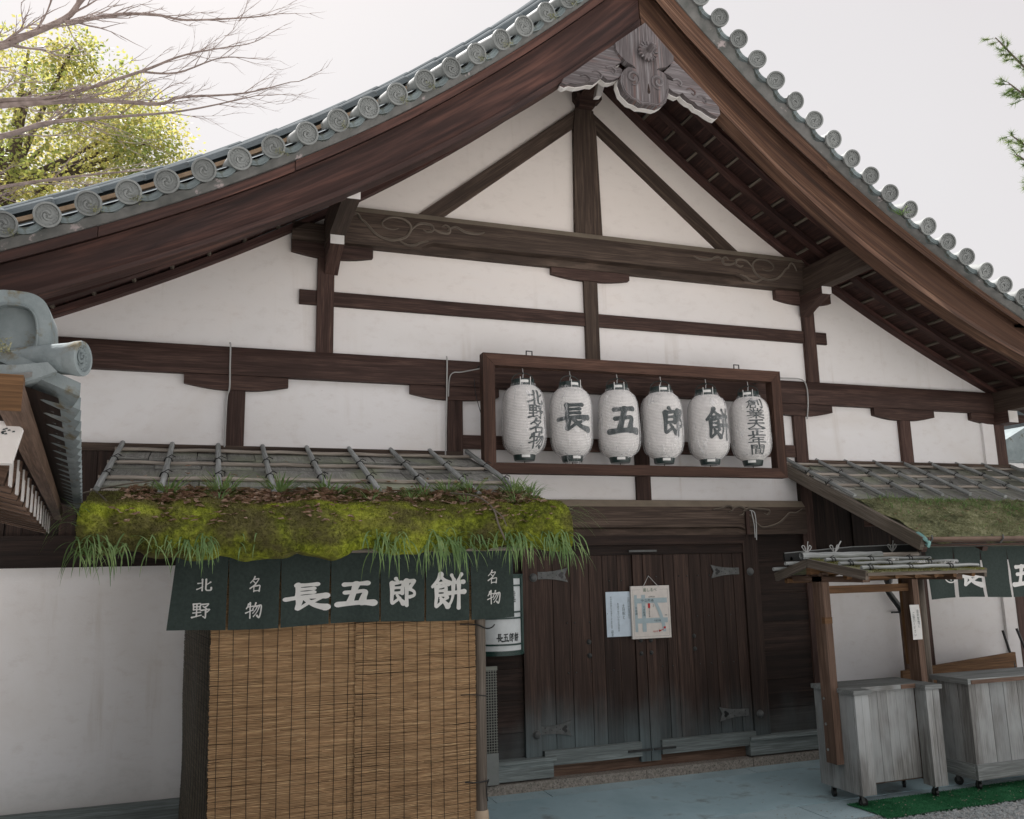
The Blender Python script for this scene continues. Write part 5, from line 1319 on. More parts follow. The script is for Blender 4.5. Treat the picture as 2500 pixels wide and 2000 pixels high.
# ================================================================== REED BLINDS
def reed_blind(label, P0, P1, z_top, z_bot, mat, cords, lean=0.0, bow=.02):
    """P0, P1: lower corners in plan; straw reeds laid across, dark cords twisted round them"""
    root = thing('reed_blind', label, 'blind', ((P0[0] + P1[0]) / 2, (P0[1] + P1[1]) / 2, z_bot), 'reed blinds closing the shop front')
    A, B = Vector((P0[0], P0[1], 0)), Vector((P1[0], P1[1], 0))
    d = (B - A); L = d.length; d.normalize(); nrm = Vector((d.y, -d.x, 0))
    def at(u, z, o=0):
        t = (z_top - z) / (z_top - z_bot)
        return A + d * (u * L) + nrm * (o + bow * math.sin(math.pi * u) * t + .012 * noise.noise(Vector((u * 3 + L, z * 2, 4)))) + Vector((lean * (1 - u) * (t - 1) * -1, 0, z))
    m = MB()
    z = z_top; step = .0066
    while z > z_bot:
        o = random.uniform(-.0015, .0015)
        cuts = [0 - random.uniform(0, .008), random.uniform(.25, .75), 1 + random.uniform(0, .008)]
        for a, b in zip(cuts, cuts[1:]):
            r = random.uniform(.0030, .0040)
            n = 7
            tilt = random.uniform(-.004, .004) + .010 * noise.noise(Vector((z * 3, L, 2)))
            pts = [at(lerp(a, b, i / n), z + tilt * (lerp(a, b, i / n) - .5) + .004 * noise.noise(Vector((lerp(a, b, i / n) * 5, z * 40, 1))), o) for i in range(n + 1)]
            k = len(m.v); uo, vo = random.random() * 50, random.random() * 50
            for p in pts: m.v += [tuple(p + Vector((0, 0, r))), tuple(p + nrm * r * 1.1), tuple(p + Vector((0, 0, -r))), ]
            for i in range(n):
                for j in (0, 1):
                    m.f.append((k + 3 * i + j, k + 3 * i + 3 + j, k + 3 * i + 4 + j, k + 3 * i + 1 + j)); m.uv.append([(uo + i * .22, vo + j * .002), (uo + (i + 1) * .22, vo + j * .002), (uo + (i + 1) * .22, vo + j * .002 + .002), (uo + i * .22, vo + j * .002 + .002)])
        z -= step * random.uniform(.88, 1.12)
    s = m.build('reed', mat, root); s['kind'] = 'stuff'
    bk = MB(); bk.grid(lambda u, v: at(u, lerp(z_top, z_bot, v), -.006), 8, 8); bk.build('reed_backing', 'door_dark', root)
    for u in cords:
        c = MB(); c.tube([at(u + .003 * math.sin(z * 5 + u * 30), z, .0042) for z in [lerp(z_top, z_bot, i / 12) for i in range(13)]], .0016, 4); c.build('binding_cord', 'black', root)
    return root, at
random.seed(41)
reed_blind('straw reed blind hanging nearer the white wall, tan in colour', (-3.035, -1.50), (-2.20, -1.497), 1.76, .06, 'reed', [(i + .5) / 11 for i in range(11)], -.035)
reed_blind('straw reed blind next to the round post, a little greyer lower down', (-2.275, -1.515), (-1.565, -1.513), 1.76, .06, 'reed', [(i + .5) / 9 for i in range(9)])
reed_blind('reed blind coloured dark as if unlit, turning the corner back to the white wall', (-3.20, -.10), (-3.045, -1.49), 1.76, .05, 'reed_dark', [(i + .5) / 14 for i in range(14)], -.03)
def cordtie(label, pts, r=.004):
    m = MB(); m.tube(catmull(pts, 4), r, 5); tag(m.build('cord_tie', 'black', smooth=60), label, 'cord', 'black cords tying the blind to its post')
cordtie('black cord knotted low round the post beside the beige base', [(-1.64, -1.53, .47), (-1.57, -1.545, .465), (-1.51, -1.545, .47), (-1.495, -1.53, .47), (-1.51, -1.545, .45), (-1.515, -1.55, .40), (-1.51, -1.55, .36)])
cordtie('black cord tied near the top of the post by the wall lamp', [(-1.66, -1.53, 1.36), (-1.56, -1.54, 1.355), (-1.50, -1.54, 1.33), (-1.46, -1.53, 1.335), (-1.44, -1.52, 1.35)])
cordtie('short thin black cord at half height of the post', [(-1.66, -1.528, .955), (-1.58, -1.54, .953), (-1.50, -1.535, .94)], .003)

# ================================================================== WALL LAMP, LATTICE SCREEN, NOTICES
wl_ = thing('wall_lamp', 'white half-round wall lamp in a dark green frame beside the doors', 'lamp', (-.93, 0, 1.04))
LC = Vector((-.935, -.02, 0)); lr = .20
def lp(t, z, r=lr): return (LC.x + r * math.sin(t), LC.y - r * 1.0 * math.cos(t), z)
m = MB(); m.grid(lambda t, z: lp(t, z), 24, 2, (-math.pi / 2, math.pi / 2), (1.05, 1.62)); shade = m.build('lamp_shade', 'acrylic', wl_, smooth=60)
for z, h in ((1.047, .03), (1.108, .012), (1.304, .012), (1.349, .012), (1.549, .012), (1.618, .03)):
    m = MB(); m.ring_tube([[lp(t, z - h / 2, lr), lp(t, z - h / 2, lr + .010), lp(t, z + h / 2, lr + .010), lp(t, z + h / 2, lr)] for t in [lerp(-math.pi / 2, math.pi / 2, i / 24) for i in range(25)]], True, True); m.build('frame_rail', 'green_frame', wl_)
for t in (-math.pi / 2, -.95, .95, math.pi / 2):
    m = MB(); p = lp(t, 0, lr + .006); m.box((p[0], p[1], 1.335), (.02, .022, .60), Matrix.Rotation(-t, 3, 'Z')); m.build('frame_post', 'green_frame', wl_)
for z in (1.035, 1.628):
    m = MB(); m.prism([(LC.x + .215 * math.sin(t), LC.y - .215 * math.cos(t)) for t in [lerp(-math.pi / 2, math.pi / 2, i / 20) for i in range(21)]], lambda a, b, d: (a, b, d), z - .007, z + .007); m.build('lamp_plate', 'green_frame', wl_)
l = MB()
for i, ch in enumerate('長五郎餅'):
    brush(l, ch, lambda x, y, q: lp(-.32 + .245 * i + x * .225, 1.155 + y * .062 - .055 + .03, lr + .002 + q * .0004), 1.0)
font_mesh(l, '處', lambda x, y: lp(.13 + x * .42, 1.43 + y * .10, lr + .002))
l.build('lettering', 'ink_deep', shade)
ls = thing('lattice_screen', 'narrow grey lattice screen leaning on the boards beside the round post', 'screen', (-1.1, -.1, .09))
m = MB(); m.box((-1.105, -.10, .20), (.28, .022, .225)); m.build('bottom_panel', 'grey_sheet', ls, bevel=.003)
m = MB(); m.box((-1.105, -.10, .93), (.28, .022, .028)); m.build('top_rail', 'mesh_white', ls, bevel=.003)
lat = MB()
for i in range(14): lat.box((-1.24 + i * .0205, -.10, .61), (.0042, .006, .62))
for i in range(31): lat.box((-1.105, -.106, .325 + i * .0195), (.275, .005, .0042))
lat.build('lattice', 'mesh_white', ls)
m = MB(); m.box((-1.10, -.075, .61), (.27, .008, .61)); m.build('dark_backing', 'black', ls)

nt_ = thing('paper_notice', 'pale blue paper notice with handwritten columns pinned to the left door leaf', 'notice', (.12, -.02, 1.1))
m = MB(); m.grid(lambda u, v: (u + .004 * (1 - v) * 0, -.016 - .004 * math.sin((u - .02) * 12), v - .008 * (u - .02) * 0), 8, 8, (.018, .246), (1.108, 1.470)); pn = m.build('sheet', 'notice', nt_, smooth=60)
l = MB()
for txt, cx, z0, s in ((T_N1, .222, 1.425, .021), (T_N2, .175, 1.375, .030), (T_N3, .125, 1.385, .0205), (T_N4, .062, 1.435, .0155), (T_N5, .066, 1.165, .024)):
    font_mesh(l, txt, lambda x, y: (cx + (x - .5) * s, -.0215, z0 + (y - 1) * s * 1.05), True)
l.build('lettering', 'print_dark', pn)
m = MB(); m.sphere((.027, -.022, 1.295), .003, 6, 4); m.build('pin', 'black', nt_)

mb_ = thing('map_board', 'cream street map board hanging on a cord across the door seam', 'sign', (.41, -.04, 1.09))
def mp_(x, y, l=1): return (.236 + x * .361, -.0465 - l * .0012, 1.084 + y * .427)
m = MB(); m.box((.4165, -.035, 1.2975), (.361, .02, .427)); brd = m.build('board', 'board_white', mb_, bevel=.006, seg=2)
def rects(lst, mat, name, lift):
    m = MB()
    for x0, y0, x1, y1 in lst: m.quad([mp_(x0, y0, lift), mp_(x1, y0, lift), mp_(x1, y1, lift), mp_(x0, y1, lift)])
    m.build(name, mat, brd)
rects([(.075, .13, .145, .83), (.26, .13, .36, .83)], 'print_blue', 'printed_street', 1)
rects([(.075, .67, .92, .765), (.075, .29, .92, .385)], 'print_blue', 'printed_street', 1.6)
m = MB()
for i in range(12):
    t0, t1 = i / 12, (i + 1) / 12
    f = lambda t: (.58 + .20 * t + .05 * t * (1 - t) * 3, .67 - .55 * t)
    (xa, ya), (xb, yb) = f(t0), f(t1)
    m.quad([mp_(xa - .0, ya, 2.2), mp_(xb, yb, 2.2), mp_(xb + .085, yb, 2.2), mp_(xa + .085, ya, 2.2)])
m.build('printed_street', 'print_blue', brd)
rects([(.42, .575, .475, .665)], 'print_red', 'printed_shop', 2.8)
rects([(.80, .175, .855, .215)], 'print_red', 'printed_shop', 2.8)
m = MB(); m.quad([mp_(.68, .125, 2.8), mp_(.80, .155, 2.8), mp_(.805, .165, 2.8), mp_(.70, .15, 2.8)]); m.quad([mp_(.67, .115, 2.8), mp_(.73, .13, 2.8), mp_(.68, .165, 2.8)]); m.build('printed_arrow', 'print_red', brd)
fl_ = [(.045, .04, .048, .93), (.95, .04, .953, .93), (.045, .04, .953, .0425), (.045, .9275, .25, .93), (.74, .9275, .953, .93)]
rects(fl_, 'print_dark', 'printed_border', 1.2)
def say(txt, x, y, s, mat, vert=False, name='lettering', wsc=1.0):
    l = MB(); font_mesh(l, txt, lambda a, b: mp_(x + a * s / .361 * wsc, y + b * s / .427, 3.4), vert); l.build(name, mat, brd)
say(T_TITLE, .305, .895, .0325, 'print_green')
say(T_MAP1, .24, .70, .024, 'print_dark', wsc=1.25); say(T_MAP4, .55, .32, .0165, 'print_dark'); say(T_MAP2, .085, .56, .022, 'print_dark', True); say(T_MAP3, .285, .58, .022, 'print_dark', True)
say(T_MAP5, .44, .78, .0125, 'print_dark'); say(T_MAP6, .432, .55, .0125, 'print_dark', True); say(T_MAP7, .54, .62, .0125, 'print_dark', True); say(T_MAP8, .84, .42, .0125, 'print_dark'); say(T_MAP9, .52, .115, .015, 'print_red')
m = MB(); m.tube([(.345, -.045, 1.497), (.36, -.042, 1.515), (.415, -.03, 1.592), (.485, -.042, 1.515), (.50, -.045, 1.50)], .0028, 5); m.build('cord', 'string', mb_)
m = MB(); m.sphere((.415, -.018, 1.592), .006, 6, 4); m.build('nail', 'iron', mb_)

# ================================================================== CABLES AND CORDS
def cable(label, pts, r=.006, mat='cable', name='cable', grp='pale cables clipped to the white wall'):
    m = MB(); m.tube(catmull(pts, 5), r, 6); tag(m.build(name, mat, smooth=60), label, 'cable', grp)
cable('pale cable running down the wall beside the leftmost short post', [(-3.003, -.03, 3.385), (-2.997, -.06, 3.36), (-2.995, -.056, 3.2), (-2.992, -.05, 3.04), (-3.008, -.016, 2.95), (-3.012, -.014, 2.6)])
cable('pale cable looping from the beam to the edge of the lantern frame', [(-1.325, -.03, 3.385), (-1.33, -.06, 3.33), (-1.332, -.055, 3.15), (-1.327, -.03, 3.03), (-1.337, -.015, 2.58)])
cable('thin pale cable bent from the lantern frame down past the bracket arm', [(-1.02, -.26, 3.268), (-1.2, -.07, 3.255), (-1.28, -.06, 3.245), (-1.312, -.06, 3.19), (-1.318, -.05, 3.05)], .005)
cable('pale double cable hanging over the beam beyond the lantern frame', [(1.70, -.06, 3.36), (1.95, -.05, 3.375), (2.12, -.055, 3.368), (2.165, -.06, 3.30), (2.17, -.055, 3.15), (2.172, -.02, 3.0)])
cable('black wire slanting down beside the lantern frame edge', [(-1.105, -.07, 3.2), (-1.10, -.10, 3.05), (-1.06, -.2, 2.78)], .003, 'black', 'wire')
ct = MB(); ct.tube(catmull([(1.43, -.10, 2.13), (1.445, -.105, 2.02), (1.45, -.10, 1.90)], 4), .004, 5); ct.tube(catmull([(1.42, -.09, 2.14), (1.46, -.10, 2.12), (1.47, -.10, 2.02), (1.462, -.10, 1.88)], 4), .004, 5)
tag(ct.build('white_cord', 'string', smooth=60), 'white cord hung over the carved gate beam near the stall', 'cord')
ps = MB(); ps.box((1.385, -.095, 2.03), (.035, .02, .2)); ps.build('hanging_block', 'timber', hall, bevel=.003)

# ================================================================== STALL ON CASTERS
random.seed(51)
def pbox(name, x0, x1, y0, y1, z0, z1, mat, par, bev=.003, long=None):
    m = MB(); m.box(((x0 + x1) / 2, (y0 + y1) / 2, (z0 + z1) / 2), (x1 - x0, y1 - y0, z1 - z0), None, long); return m.build(name, mat, par, bevel=bev)
def caster(x, y, par, a=0.0):
    m = MB()
    m.lathe([(.030, -.011), (.032, -.008), (.032, .008), (.030, .011)], (x, y, .032), 16, (math.cos(a), math.sin(a), 0))
    w = m.build('caster_wheel', 'black', par, smooth=40)
    f = MB(); d = Vector((math.cos(a), math.sin(a), 0)); e = Vector((-d.y, d.x, 0))
    for s in (-1, 1): f.beam(Vector((x, y, .03)) + d * s * .015, Vector((x, y, .085)) + d * s * .015 + e * .012, .022, .003, d)
    f.box((x + e.x * .012, y + e.y * .012, .088), (.055, .055, .006))
    f.build('caster_fork', 'iron_grey', w)
cart = thing('roofed_stall', 'grey wooden stall on casters under its own little bamboo roof', 'stall', (1.59, -1.26, 0))
def planks(par, axis, fixed, a, b, n, z0, z1, mat, th=.018, gap=.0022, group='plank'):
    w = (b - a) / n
    for i in range(n):
        lo, hi = a + w * i + gap / 2, a + w * (i + 1) - gap / 2
        j = random.uniform(-.0015, .0015)
        if axis == 'x': pbox(group, lo, hi, fixed + j, fixed + th + j, z0, z1, mat, par, .0025, 2)
        else: pbox(group, fixed + j, fixed + th + j, lo, hi, z0, z1, mat, par, .0025, 2)
pbox('carcass', 1.235, 1.945, -1.335, -1.06, .12, .75, 'brown_wood', cart)
planks(cart, 'x', -1.36, 1.335, 1.845, 6, .135, .752, 'grey_wood')
planks(cart, 'x', -1.472, 1.212, 1.332, 2, .09, .752, 'grey_wood'); planks(cart, 'x', -1.472, 1.848, 1.968, 2, .09, .752, 'grey_wood')
planks(cart, 'y', 1.318, -1.452, -1.362, 1, .09, .752, 'grey_wood', .014); planks(cart, 'y', 1.848, -1.452, -1.362, 1, .09, .752, 'grey_wood', .014)
planks(cart, 'y', 1.21, -1.45, -1.04, 6, .09, .752, 'grey_wood'); planks(cart, 'y', 1.952, -1.45, -1.04, 6, .09, .752, 'grey_wood')
lid = MB(); lid.prism([(1.195, -1.03), (1.195, -1.488), (1.35, -1.488), (1.35, -1.378), (1.83, -1.378), (1.83, -1.488), (1.985, -1.488), (1.985, -1.03)], lambda a, b, d: (a, b, d), .787, .756); lid.uv = [[(lid.v[i][0], lid.v[i][1] + lid.v[i][2]) for i in f] for f in lid.f]
lid.build('lid', 'grey_top', cart, bevel=.003)
pbox('lid_edge', 1.345, 1.835, -1.392, -1.376, .758, .79, 'grey_wood', cart, .002); pbox('lid_edge', 1.70, 1.835, -1.396, -1.39, .760, .789, 'brown_wood', cart, .002)
for x, y in ((1.27, -1.40), (1.91, -1.40), (1.27, -1.10), (1.91, -1.10)): caster(x, y, cart, random.uniform(0, 3))
pl = pbox('stall_post', 1.145, 1.207, -1.315, -1.205, .27, 1.60, 'brown_wood', cart, .004); pr_ = pbox('stall_post', 1.974, 2.03, -1.315, -1.205, .27, 1.60, 'brown_wood', cart, .004)
pbox('stall_post', 1.978, 2.028, -1.2, -1.17, .9, 1.60, 'orange_wood', cart, .003)
for z in (.711, .534, .36):
    m = MB(); m.lathe([(.010, 0), (.010, .004), (.005, .007), (.001, .008)], (1.145, -1.232, z), 10, (-1, 0, 0)); m.build('bolt', 'steel', pl, smooth=40)
pbox('cross_rail', 1.208, 1.973, -1.275, -1.245, 1.447, 1.503, 'orange_wood', cart, .003)
m = MB(); m.box((1.176, -1.30, 1.26), (.066, .034, .045)); m.build('post_patch', 'orange_wood', pl)
for x in (1.175, 2.0): pbox('tie_beam', x - .03, x + .03, -1.74, -.93, 1.535, 1.575, 'brown_wood', cart, .004)
RX0, RX1 = 1.07, 2.11
def rz(y): return 1.688 - (.155 * (-1.27 - y) if y < -1.27 else .27 * (y + 1.27))
for y in (-1.62, -.96):
    m = MB(); m.tube([(RX0 + .03, y, rz(y) - .062), (RX1 - .04, y, rz(y) - .062)], .020, 10); m.build('purlin', 'orange_wood', cart, smooth=50)
m = MB(); m.box(((RX0 + RX1) / 2 - .02, -1.27, 1.632), (RX1 - RX0 - .04, .045, .085)); m.build('ridge_beam', 'orange_wood', cart, bevel=.004)
for x in (1.36, 1.53, 1.70, 1.87, 2.04):
    m = MB(); m.tube([(x, -1.28, rz(-1.28) - .03), (x, -1.83, rz(-1.83) - .03)], .017, 10); m.build('rafter', 'orange_wood', cart, smooth=50)
    m = MB(); m.tube([(x, -1.26, rz(-1.26) - .03), (x, -.90, rz(-.90) - .03)], .017, 10); m.build('rafter', 'orange_wood', cart, smooth=50)
for x in (RX0, RX1):
    m = MB(); m.beam((x, -1.27, 1.672), (x, -1.87, rz(-1.87) - .012), .022, .062); m.build('rake_board', 'log', cart, bevel=.003)
    m = MB(); m.beam((x, -1.27, 1.672), (x, -.88, rz(-.88) - .012), .022, .062); m.build('rake_board', 'log', cart, bevel=.003)
m = MB(); m.box(((RX0 + RX1) / 2, -1.865, rz(-1.865) - .004), (RX1 - RX0, .03, .022)); m.build('eave_board', 'log', cart, bevel=.003)
def bark(u, v): return (u, v, rz(v) + .012 + .006 * noise.noise(Vector((u * 14, v * 14, 2))) + .004 * noise.noise(Vector((u * 40, v * 40, 5))))
m = MB(); m.grid(bark, 70, 40, (RX0 - .01, RX1 + .01), (-1.885, -.87)); m.grid(lambda u, v: (u, v, rz(v) + .002), 2, 12, (RX0 - .005, RX1 + .005), (-1.88, -.875)); rfc = m.build('bark_roof', 'moss_dry', cart, smooth=180)
for y, x0, x1 in ((-1.43, 1.10, 2.06), (-1.61, 1.07, 2.13), (-1.80, 1.09, 2.12), (-1.10, 1.0, 2.1), (-.95, 1.0, 2.1)):
    pts = [(lerp(x0, x1, i / 12), y + .004 * math.sin(i), rz(y) + .030 + .003 * math.sin(i * 1.9)) for i in range(13)]
    m = MB(); m.tube(pts, [.0125 + .0015 * (i % 3 == 0) for i in range(13)], 8); bp = m.build('bamboo_pole', 'bamboo_grey', cart, smooth=50)
    if y < -1.3:
        for x in (1.14, 1.48, 1.84):
            t = MB(); t.tube([Vector((x + .004 * k, y + .017 * math.cos(k), rz(y) + .03 + .017 * math.sin(k))) for k in [i * .7 for i in range(18)]], .0035, 4); t.tube([(x, y, rz(y) + .046), (x + .02, y - .02, rz(y) + .06)], .0025, 4); t.build('rope_tie', 'black', bp)
m = MB(); m.tube([(lerp(1.02, 1.75, i / 10), -1.27, 1.725 + .002 * math.sin(i * 2)) for i in range(11)], [.024 + .002 * (i % 3 == 0) for i in range(11)], 12, False); m.tube([(lerp(1.02, 1.75, i / 10), -1.27, 1.725) for i in range(11)], .018, 12, False)
m.build('ridge_bamboo', 'bamboo_grey', cart, smooth=50)
m = MB(); m.tube([(1.72, -1.27, 1.72), (2.1, -1.27, 1.722)], .02, 10); m.build('ridge_bamboo', 'bamboo', cart, smooth=50)
fz = MB()
for _ in range(9000):
    u, v = random.uniform(RX0, RX1), random.uniform(-1.88, -1.27)
    if n3(u, v, 6, 3) < -.12: continue
    p = Vector(bark(u, v)); t = Vector((random.uniform(-1, 1), random.uniform(-1, 1), random.uniform(.2, 1.3))).normalized(); s = Vector((random.uniform(-1, 1), random.uniform(-1, 1), 0)).normalized() * .0028
    fz.quad([p - s, p + s, p + t * random.uniform(.006, .018)])
tag(fz.build('moss', 'moss'), kind='stuff')
wf = MB()
for cx, cy, n in ((1.76, -1.66, 90), (1.93, -1.72, 60), (1.62, -1.52, 30)):
    for _ in range(n):
        p = Vector((cx + random.gauss(0, .03), cy + random.gauss(0, .03), rz(cy) + .03)); t = Vector((random.uniform(-1, 1), random.uniform(-1, 1), random.uniform(.2, 1.4))).normalized(); s = Vector((random.uniform(-1, 1), random.uniform(-1, 1), 0)).normalized() * .004
        wf.quad([p - s, p + s, p + t * random.uniform(.012, .03)])
tag(wf.build('lichen', 'white_print'), kind='stuff')
ss = thing('paper_strip', 'white paper strip with two handwritten columns on the stall post', 'notice', (1.965, -1.32, 1.09))
m = MB(); m.grid(lambda u, v: (u + .012 * (v - 1.09) * -1, -1.322 - .004 * math.sin((v - 1.1) * 14), v), 6, 10, (1.925, 2.015), (1.09, 1.345)); sh_ = m.build('sheet', 'white_print', ss, smooth=60)
l = MB()
for txt, cx, z0, s in ((T_S1, 1.976, 1.30, .027), (T_S2, 1.934, 1.285, .026)):
    font_mesh(l, txt, lambda x, y: (cx + x * s * .85, -1.3285, z0 + (y - 1) * s + s * .5), True)
l.build('lettering', 'print_dark', sh_)
# folded dark sheet and white strings behind the little roof
m = MB(); m.prism([(1.06, 1.69), (2.34, 1.70), (2.34, 1.80), (1.72, 1.785), (1.06, 1.745)], lambda a, b, d: (a, d, b), -1.02, -1.0)
sheet = m.build('plastic_sheet', 'black', bevel=.004); tag(sheet, 'dark folded plastic sheet standing behind the bamboo roof of the stall', 'sheet')
m = MB(); m.tube([(1.06, -1.02, 1.75), (1.7, -1.02, 1.79), (2.34, -1.02, 1.805)], .004, 5); m.build('sheet_edge', 'bamboo_grey', sheet)
for x in (1.12, 2.28): m = MB(); m.beam((x, -1.01, 1.6), (x, -1.01, 1.72), .02, .02); m.build('sheet_stake', 'log', sheet)
for i, (x, lab) in enumerate(((1.24, 'short white string loop at the gable end of the bamboo roof'), (1.50, 'white string bow standing up behind the bamboo ridge pole'), (2.06, 'white string knot on the dark sheet nearest the awning corner'))):
    s = MB(); b = 1.745
    s.tube(catmull([(x, -1.05, b), (x - .04, -1.05, b + .05), (x - .015, -1.05, b + .055), (x, -1.05, b), (x + .03, -1.05, b + .06), (x + .045, -1.05, b + .04), (x, -1.05, b)], 4), .0035, 5)
    s.tube([(x, -1.05, b), (x + .02 + .05 * (i == 1), -1.05, b + .09)], .005 if i == 1 else .003, 5); s.tube([(x, -1.05, b), (x - .01, -1.04, b - .06)], .003, 5)
    tag(s.build('string_bow', 'string', smooth=60), lab, 'string', 'white strings behind the stall roof')

# ================================================================== SECOND COUNTER, MAT, PANEL, RODS
ctr = thing('sales_counter', 'long grey counter with grooved boards and a thick plank top', 'counter', (3.1, -1.3, 0))
pbox('carcass', 2.30, 3.96, -1.42, -1.18, .12, .75, 'brown_wood', ctr)
x = 2.272
pbox('corner_board', 2.268, 2.335, -1.452, -1.43, .195, .765, 'grey_wood', ctr, .004, 2)
x = 2.337
while x < 3.94:
    pbox('plank', x, min(x + .134, 3.98), -1.447, -1.425, .195, .765, 'grey_wood', ctr, .006, 2); x += .1395
for a, b in ((-1.43, -1.355), (-1.35, -1.27), (-1.265, -1.16)): pbox('plank', 2.268, 2.29, a, b, .195, .765, 'grey_wood', ctr, .006, 2)
pbox('base_board', 2.262, 3.99, -1.462, -1.44, .09, .198, 'grey_top', ctr, .004); pbox('base_board', 2.258, 2.28, -1.438, -1.15, .09, .198, 'grey_top', ctr, .004)
pbox('counter_top', 2.222, 4.03, -1.498, -1.33, .768, .806, 'grey_top', ctr, .006); pbox('counter_top', 2.222, 4.03, -1.328, -1.135, .768, .805, 'grey_top', ctr, .006)
pbox('top_edge', 2.25, 4.02, -1.504, -1.499, .769, .797, 'brown_wood', ctr, .003)
for x, y in ((2.34, -1.38), (3.9, -1.38), (2.34, -1.2), (3.9, -1.2)): caster(x, y, ctr, random.uniform(0, 3))
tm = thing('turf_mat', 'green artificial turf mat on the gravel edge before the stalls', 'mat', (2.6, -1.5, 0))
m = MB(); m.grid(lambda u, v: (u + .02 * math.sin(v * 7), v + .008 * noise.noise(Vector((u * 2, v * 3, 1))), .010 + .006 * noise.noise(Vector((u * 2.2, v * 2.2, 7)))), 60, 12, (1.19, 4.4), (-1.70, -1.325)); m.grid(lambda u, v: (u + .02 * math.sin(v * 7), v, .0015), 2, 2, (1.19, 4.4), (-1.70, -1.325)); m.build('mat_base', 'mat', tm, smooth=60)
fz = MB()
for _ in range(26000):
    u, v = random.uniform(1.19, 3.4), random.uniform(-1.705, -1.32)
    p = Vector((u + .02 * math.sin(v * 7), v, .009)); t = Vector((random.uniform(-1, 1), random.uniform(-1, 1), 1.6)).normalized(); s = Vector((random.uniform(-1, 1), random.uniform(-1, 1), 0)).normalized() * .002
    fz.quad([p - s, p + s, p + t * random.uniform(.007, .013)])
f_ = fz.build('turf_pile', 'mat', tm); f_['kind'] = 'stuff'
lt = MB()
for _ in range(260):
    u, v = random.uniform(.4, 3.4), random.uniform(-1.75, -.2) if random.random() < .35 else random.uniform(-1.72, -1.32)
    a = random.random() * 6.28; s = random.uniform(.004, .010); zt = .021 if v < -1.32 and u > 1.2 else .006
    if v > -1.3 and random.random() < .6: continue
    lt.quad([(u + s * math.cos(a + k), v + s * .7 * math.sin(a + k), zt + .002 * math.sin(k * 3)) for k in (0, 1.2, 2.6, 4.2)])
tag(lt.build('litter', 'bamboo'), kind='stuff')
m = MB(); m.prism([(2.72, 0.0), (4.15, 0.0), (4.15, .80), (2.80, .705)], lambda a, b, d: (a, d, b), -.24, -.21)
tag(m.build('brown_panel', 'orange_wood', bevel=.004), 'brown wooden panel with a sloping top edge standing behind the counter', 'panel')
for i, (x, lab) in enumerate(((4.07, 'thin black rod leaning behind the counter where the brown panel ends'), (4.36, 'thin black rod leaning on the plaster nearest the corner post'))):
    m = MB(); m.tube([(x + .17, -.30, 0), (x, -.2 + .1 * i, 1.0)], .012, 8); tag(m.build('black_rod', 'black', smooth=50), lab, 'rod', 'black rods behind the counter')

# ================================================================== GATE ROOF CLOSE TO THE CAMERA (left edge)
random.seed(61)
GT = Vector((-3.42253, -4.32646, 0)); GE = Vector((-.11820, .99299, 0)); GX = Vector((.99299, .11820, 0))
def gp(x, s, z): return GT + GX * x + GE * s + Vector((0, 0, z))
gate = thing('tiled_gate', 'grey tiled gate roof with curling ridge-end tile and white-tipped rafters', 'gate', tuple(gp(-.6, 1.5, 0)))
GROT = Matrix((GX, GE, Vector((0, 0, 1)))).transposed()
def gbox(name, c, s, mat, par=None, bev=.003, long=None, tilt=0):
    m = MB(); m.box(gp(*c), s, GROT @ Matrix.Rotation(tilt, 3, 'Y'), long); return m.build(name, mat, par or gate, bevel=bev)
pitch, SL = .189, .42
def wave(t): return (-.020 * math.sin(math.pi * t / .72) if t < .72 else .026 * math.sin(math.pi * (t - .72) / .40))
for i in range(19):
    s0 = i * pitch - .10
    m = MB()
    def top(u, v): return gp(.014 - .060 * u - v * .42, s0 + u * pitch * 1.22, 2.122 - .012 * u + v * .42 * SL + wave(u * 1.05) * .7 + .012)
    n = 10
    m.grid(top, n, 2)
    A = [top(k / n, 0) for k in range(n + 1)]
    for k in range(n): m.quad([A[k], A[k + 1], A[k + 1] - Vector((0, 0, .032)), A[k] - Vector((0, 0, .032))])
    m.quad([A[0], A[0] - Vector((0, 0, .032)), top(0, .6) - Vector((0, 0, .032)), top(0, .6)])
    m.grid(lambda u, v: top(u, v * .6) - Vector((0, 0, .032)), n, 1)
    m.build('eave_tile', 'tile_old', gate, smooth=50)
m = MB(); m.grid(lambda u, v: gp(-.03 - v * 2.6, -.1 + u * 3.6, 2.125 + v * 2.6 * SL * .8), 2, 2); m.grid(lambda u, v: gp(-.03 - v * 2.6, -.1 + u * 3.6, 2.095 + v * 2.6 * SL * .8), 2, 2); m.build('roof_deck', 'door_dark', gate)  # deck widened out of view to shade the ground below
gbox('eave_beam', (-.107, 1.57, 2.050), (.040, 3.80, .060), 'brown_wood', None, .004)
gbox('end_board', (-.165, -.31, 2.058), (.155, .05, .075), 'orange_wood')
for i in range(12):
    s = .55 + i * .28
    m = MB(); m.beam(gp(-.82, s, 2.0 + .66 * .26), gp(-.162, s, 2.0), .060, .105); r_ = m.build('rafter', 'brown_wood', gate, bevel=.003)
    e_ = MB(); e_.box(gp(-.1595, s, 2.001), (.006, .062, .107), GROT); e_.build('white_end', 'white_end', r_)
m = MB(); m.grid(lambda u, v: gp(-.12 - v * 1.3, -.05 + u * 3.5, 2.062 + v * 1.3 * .30), 2, 2); m.build('soffit_board', 'soffit', gate)
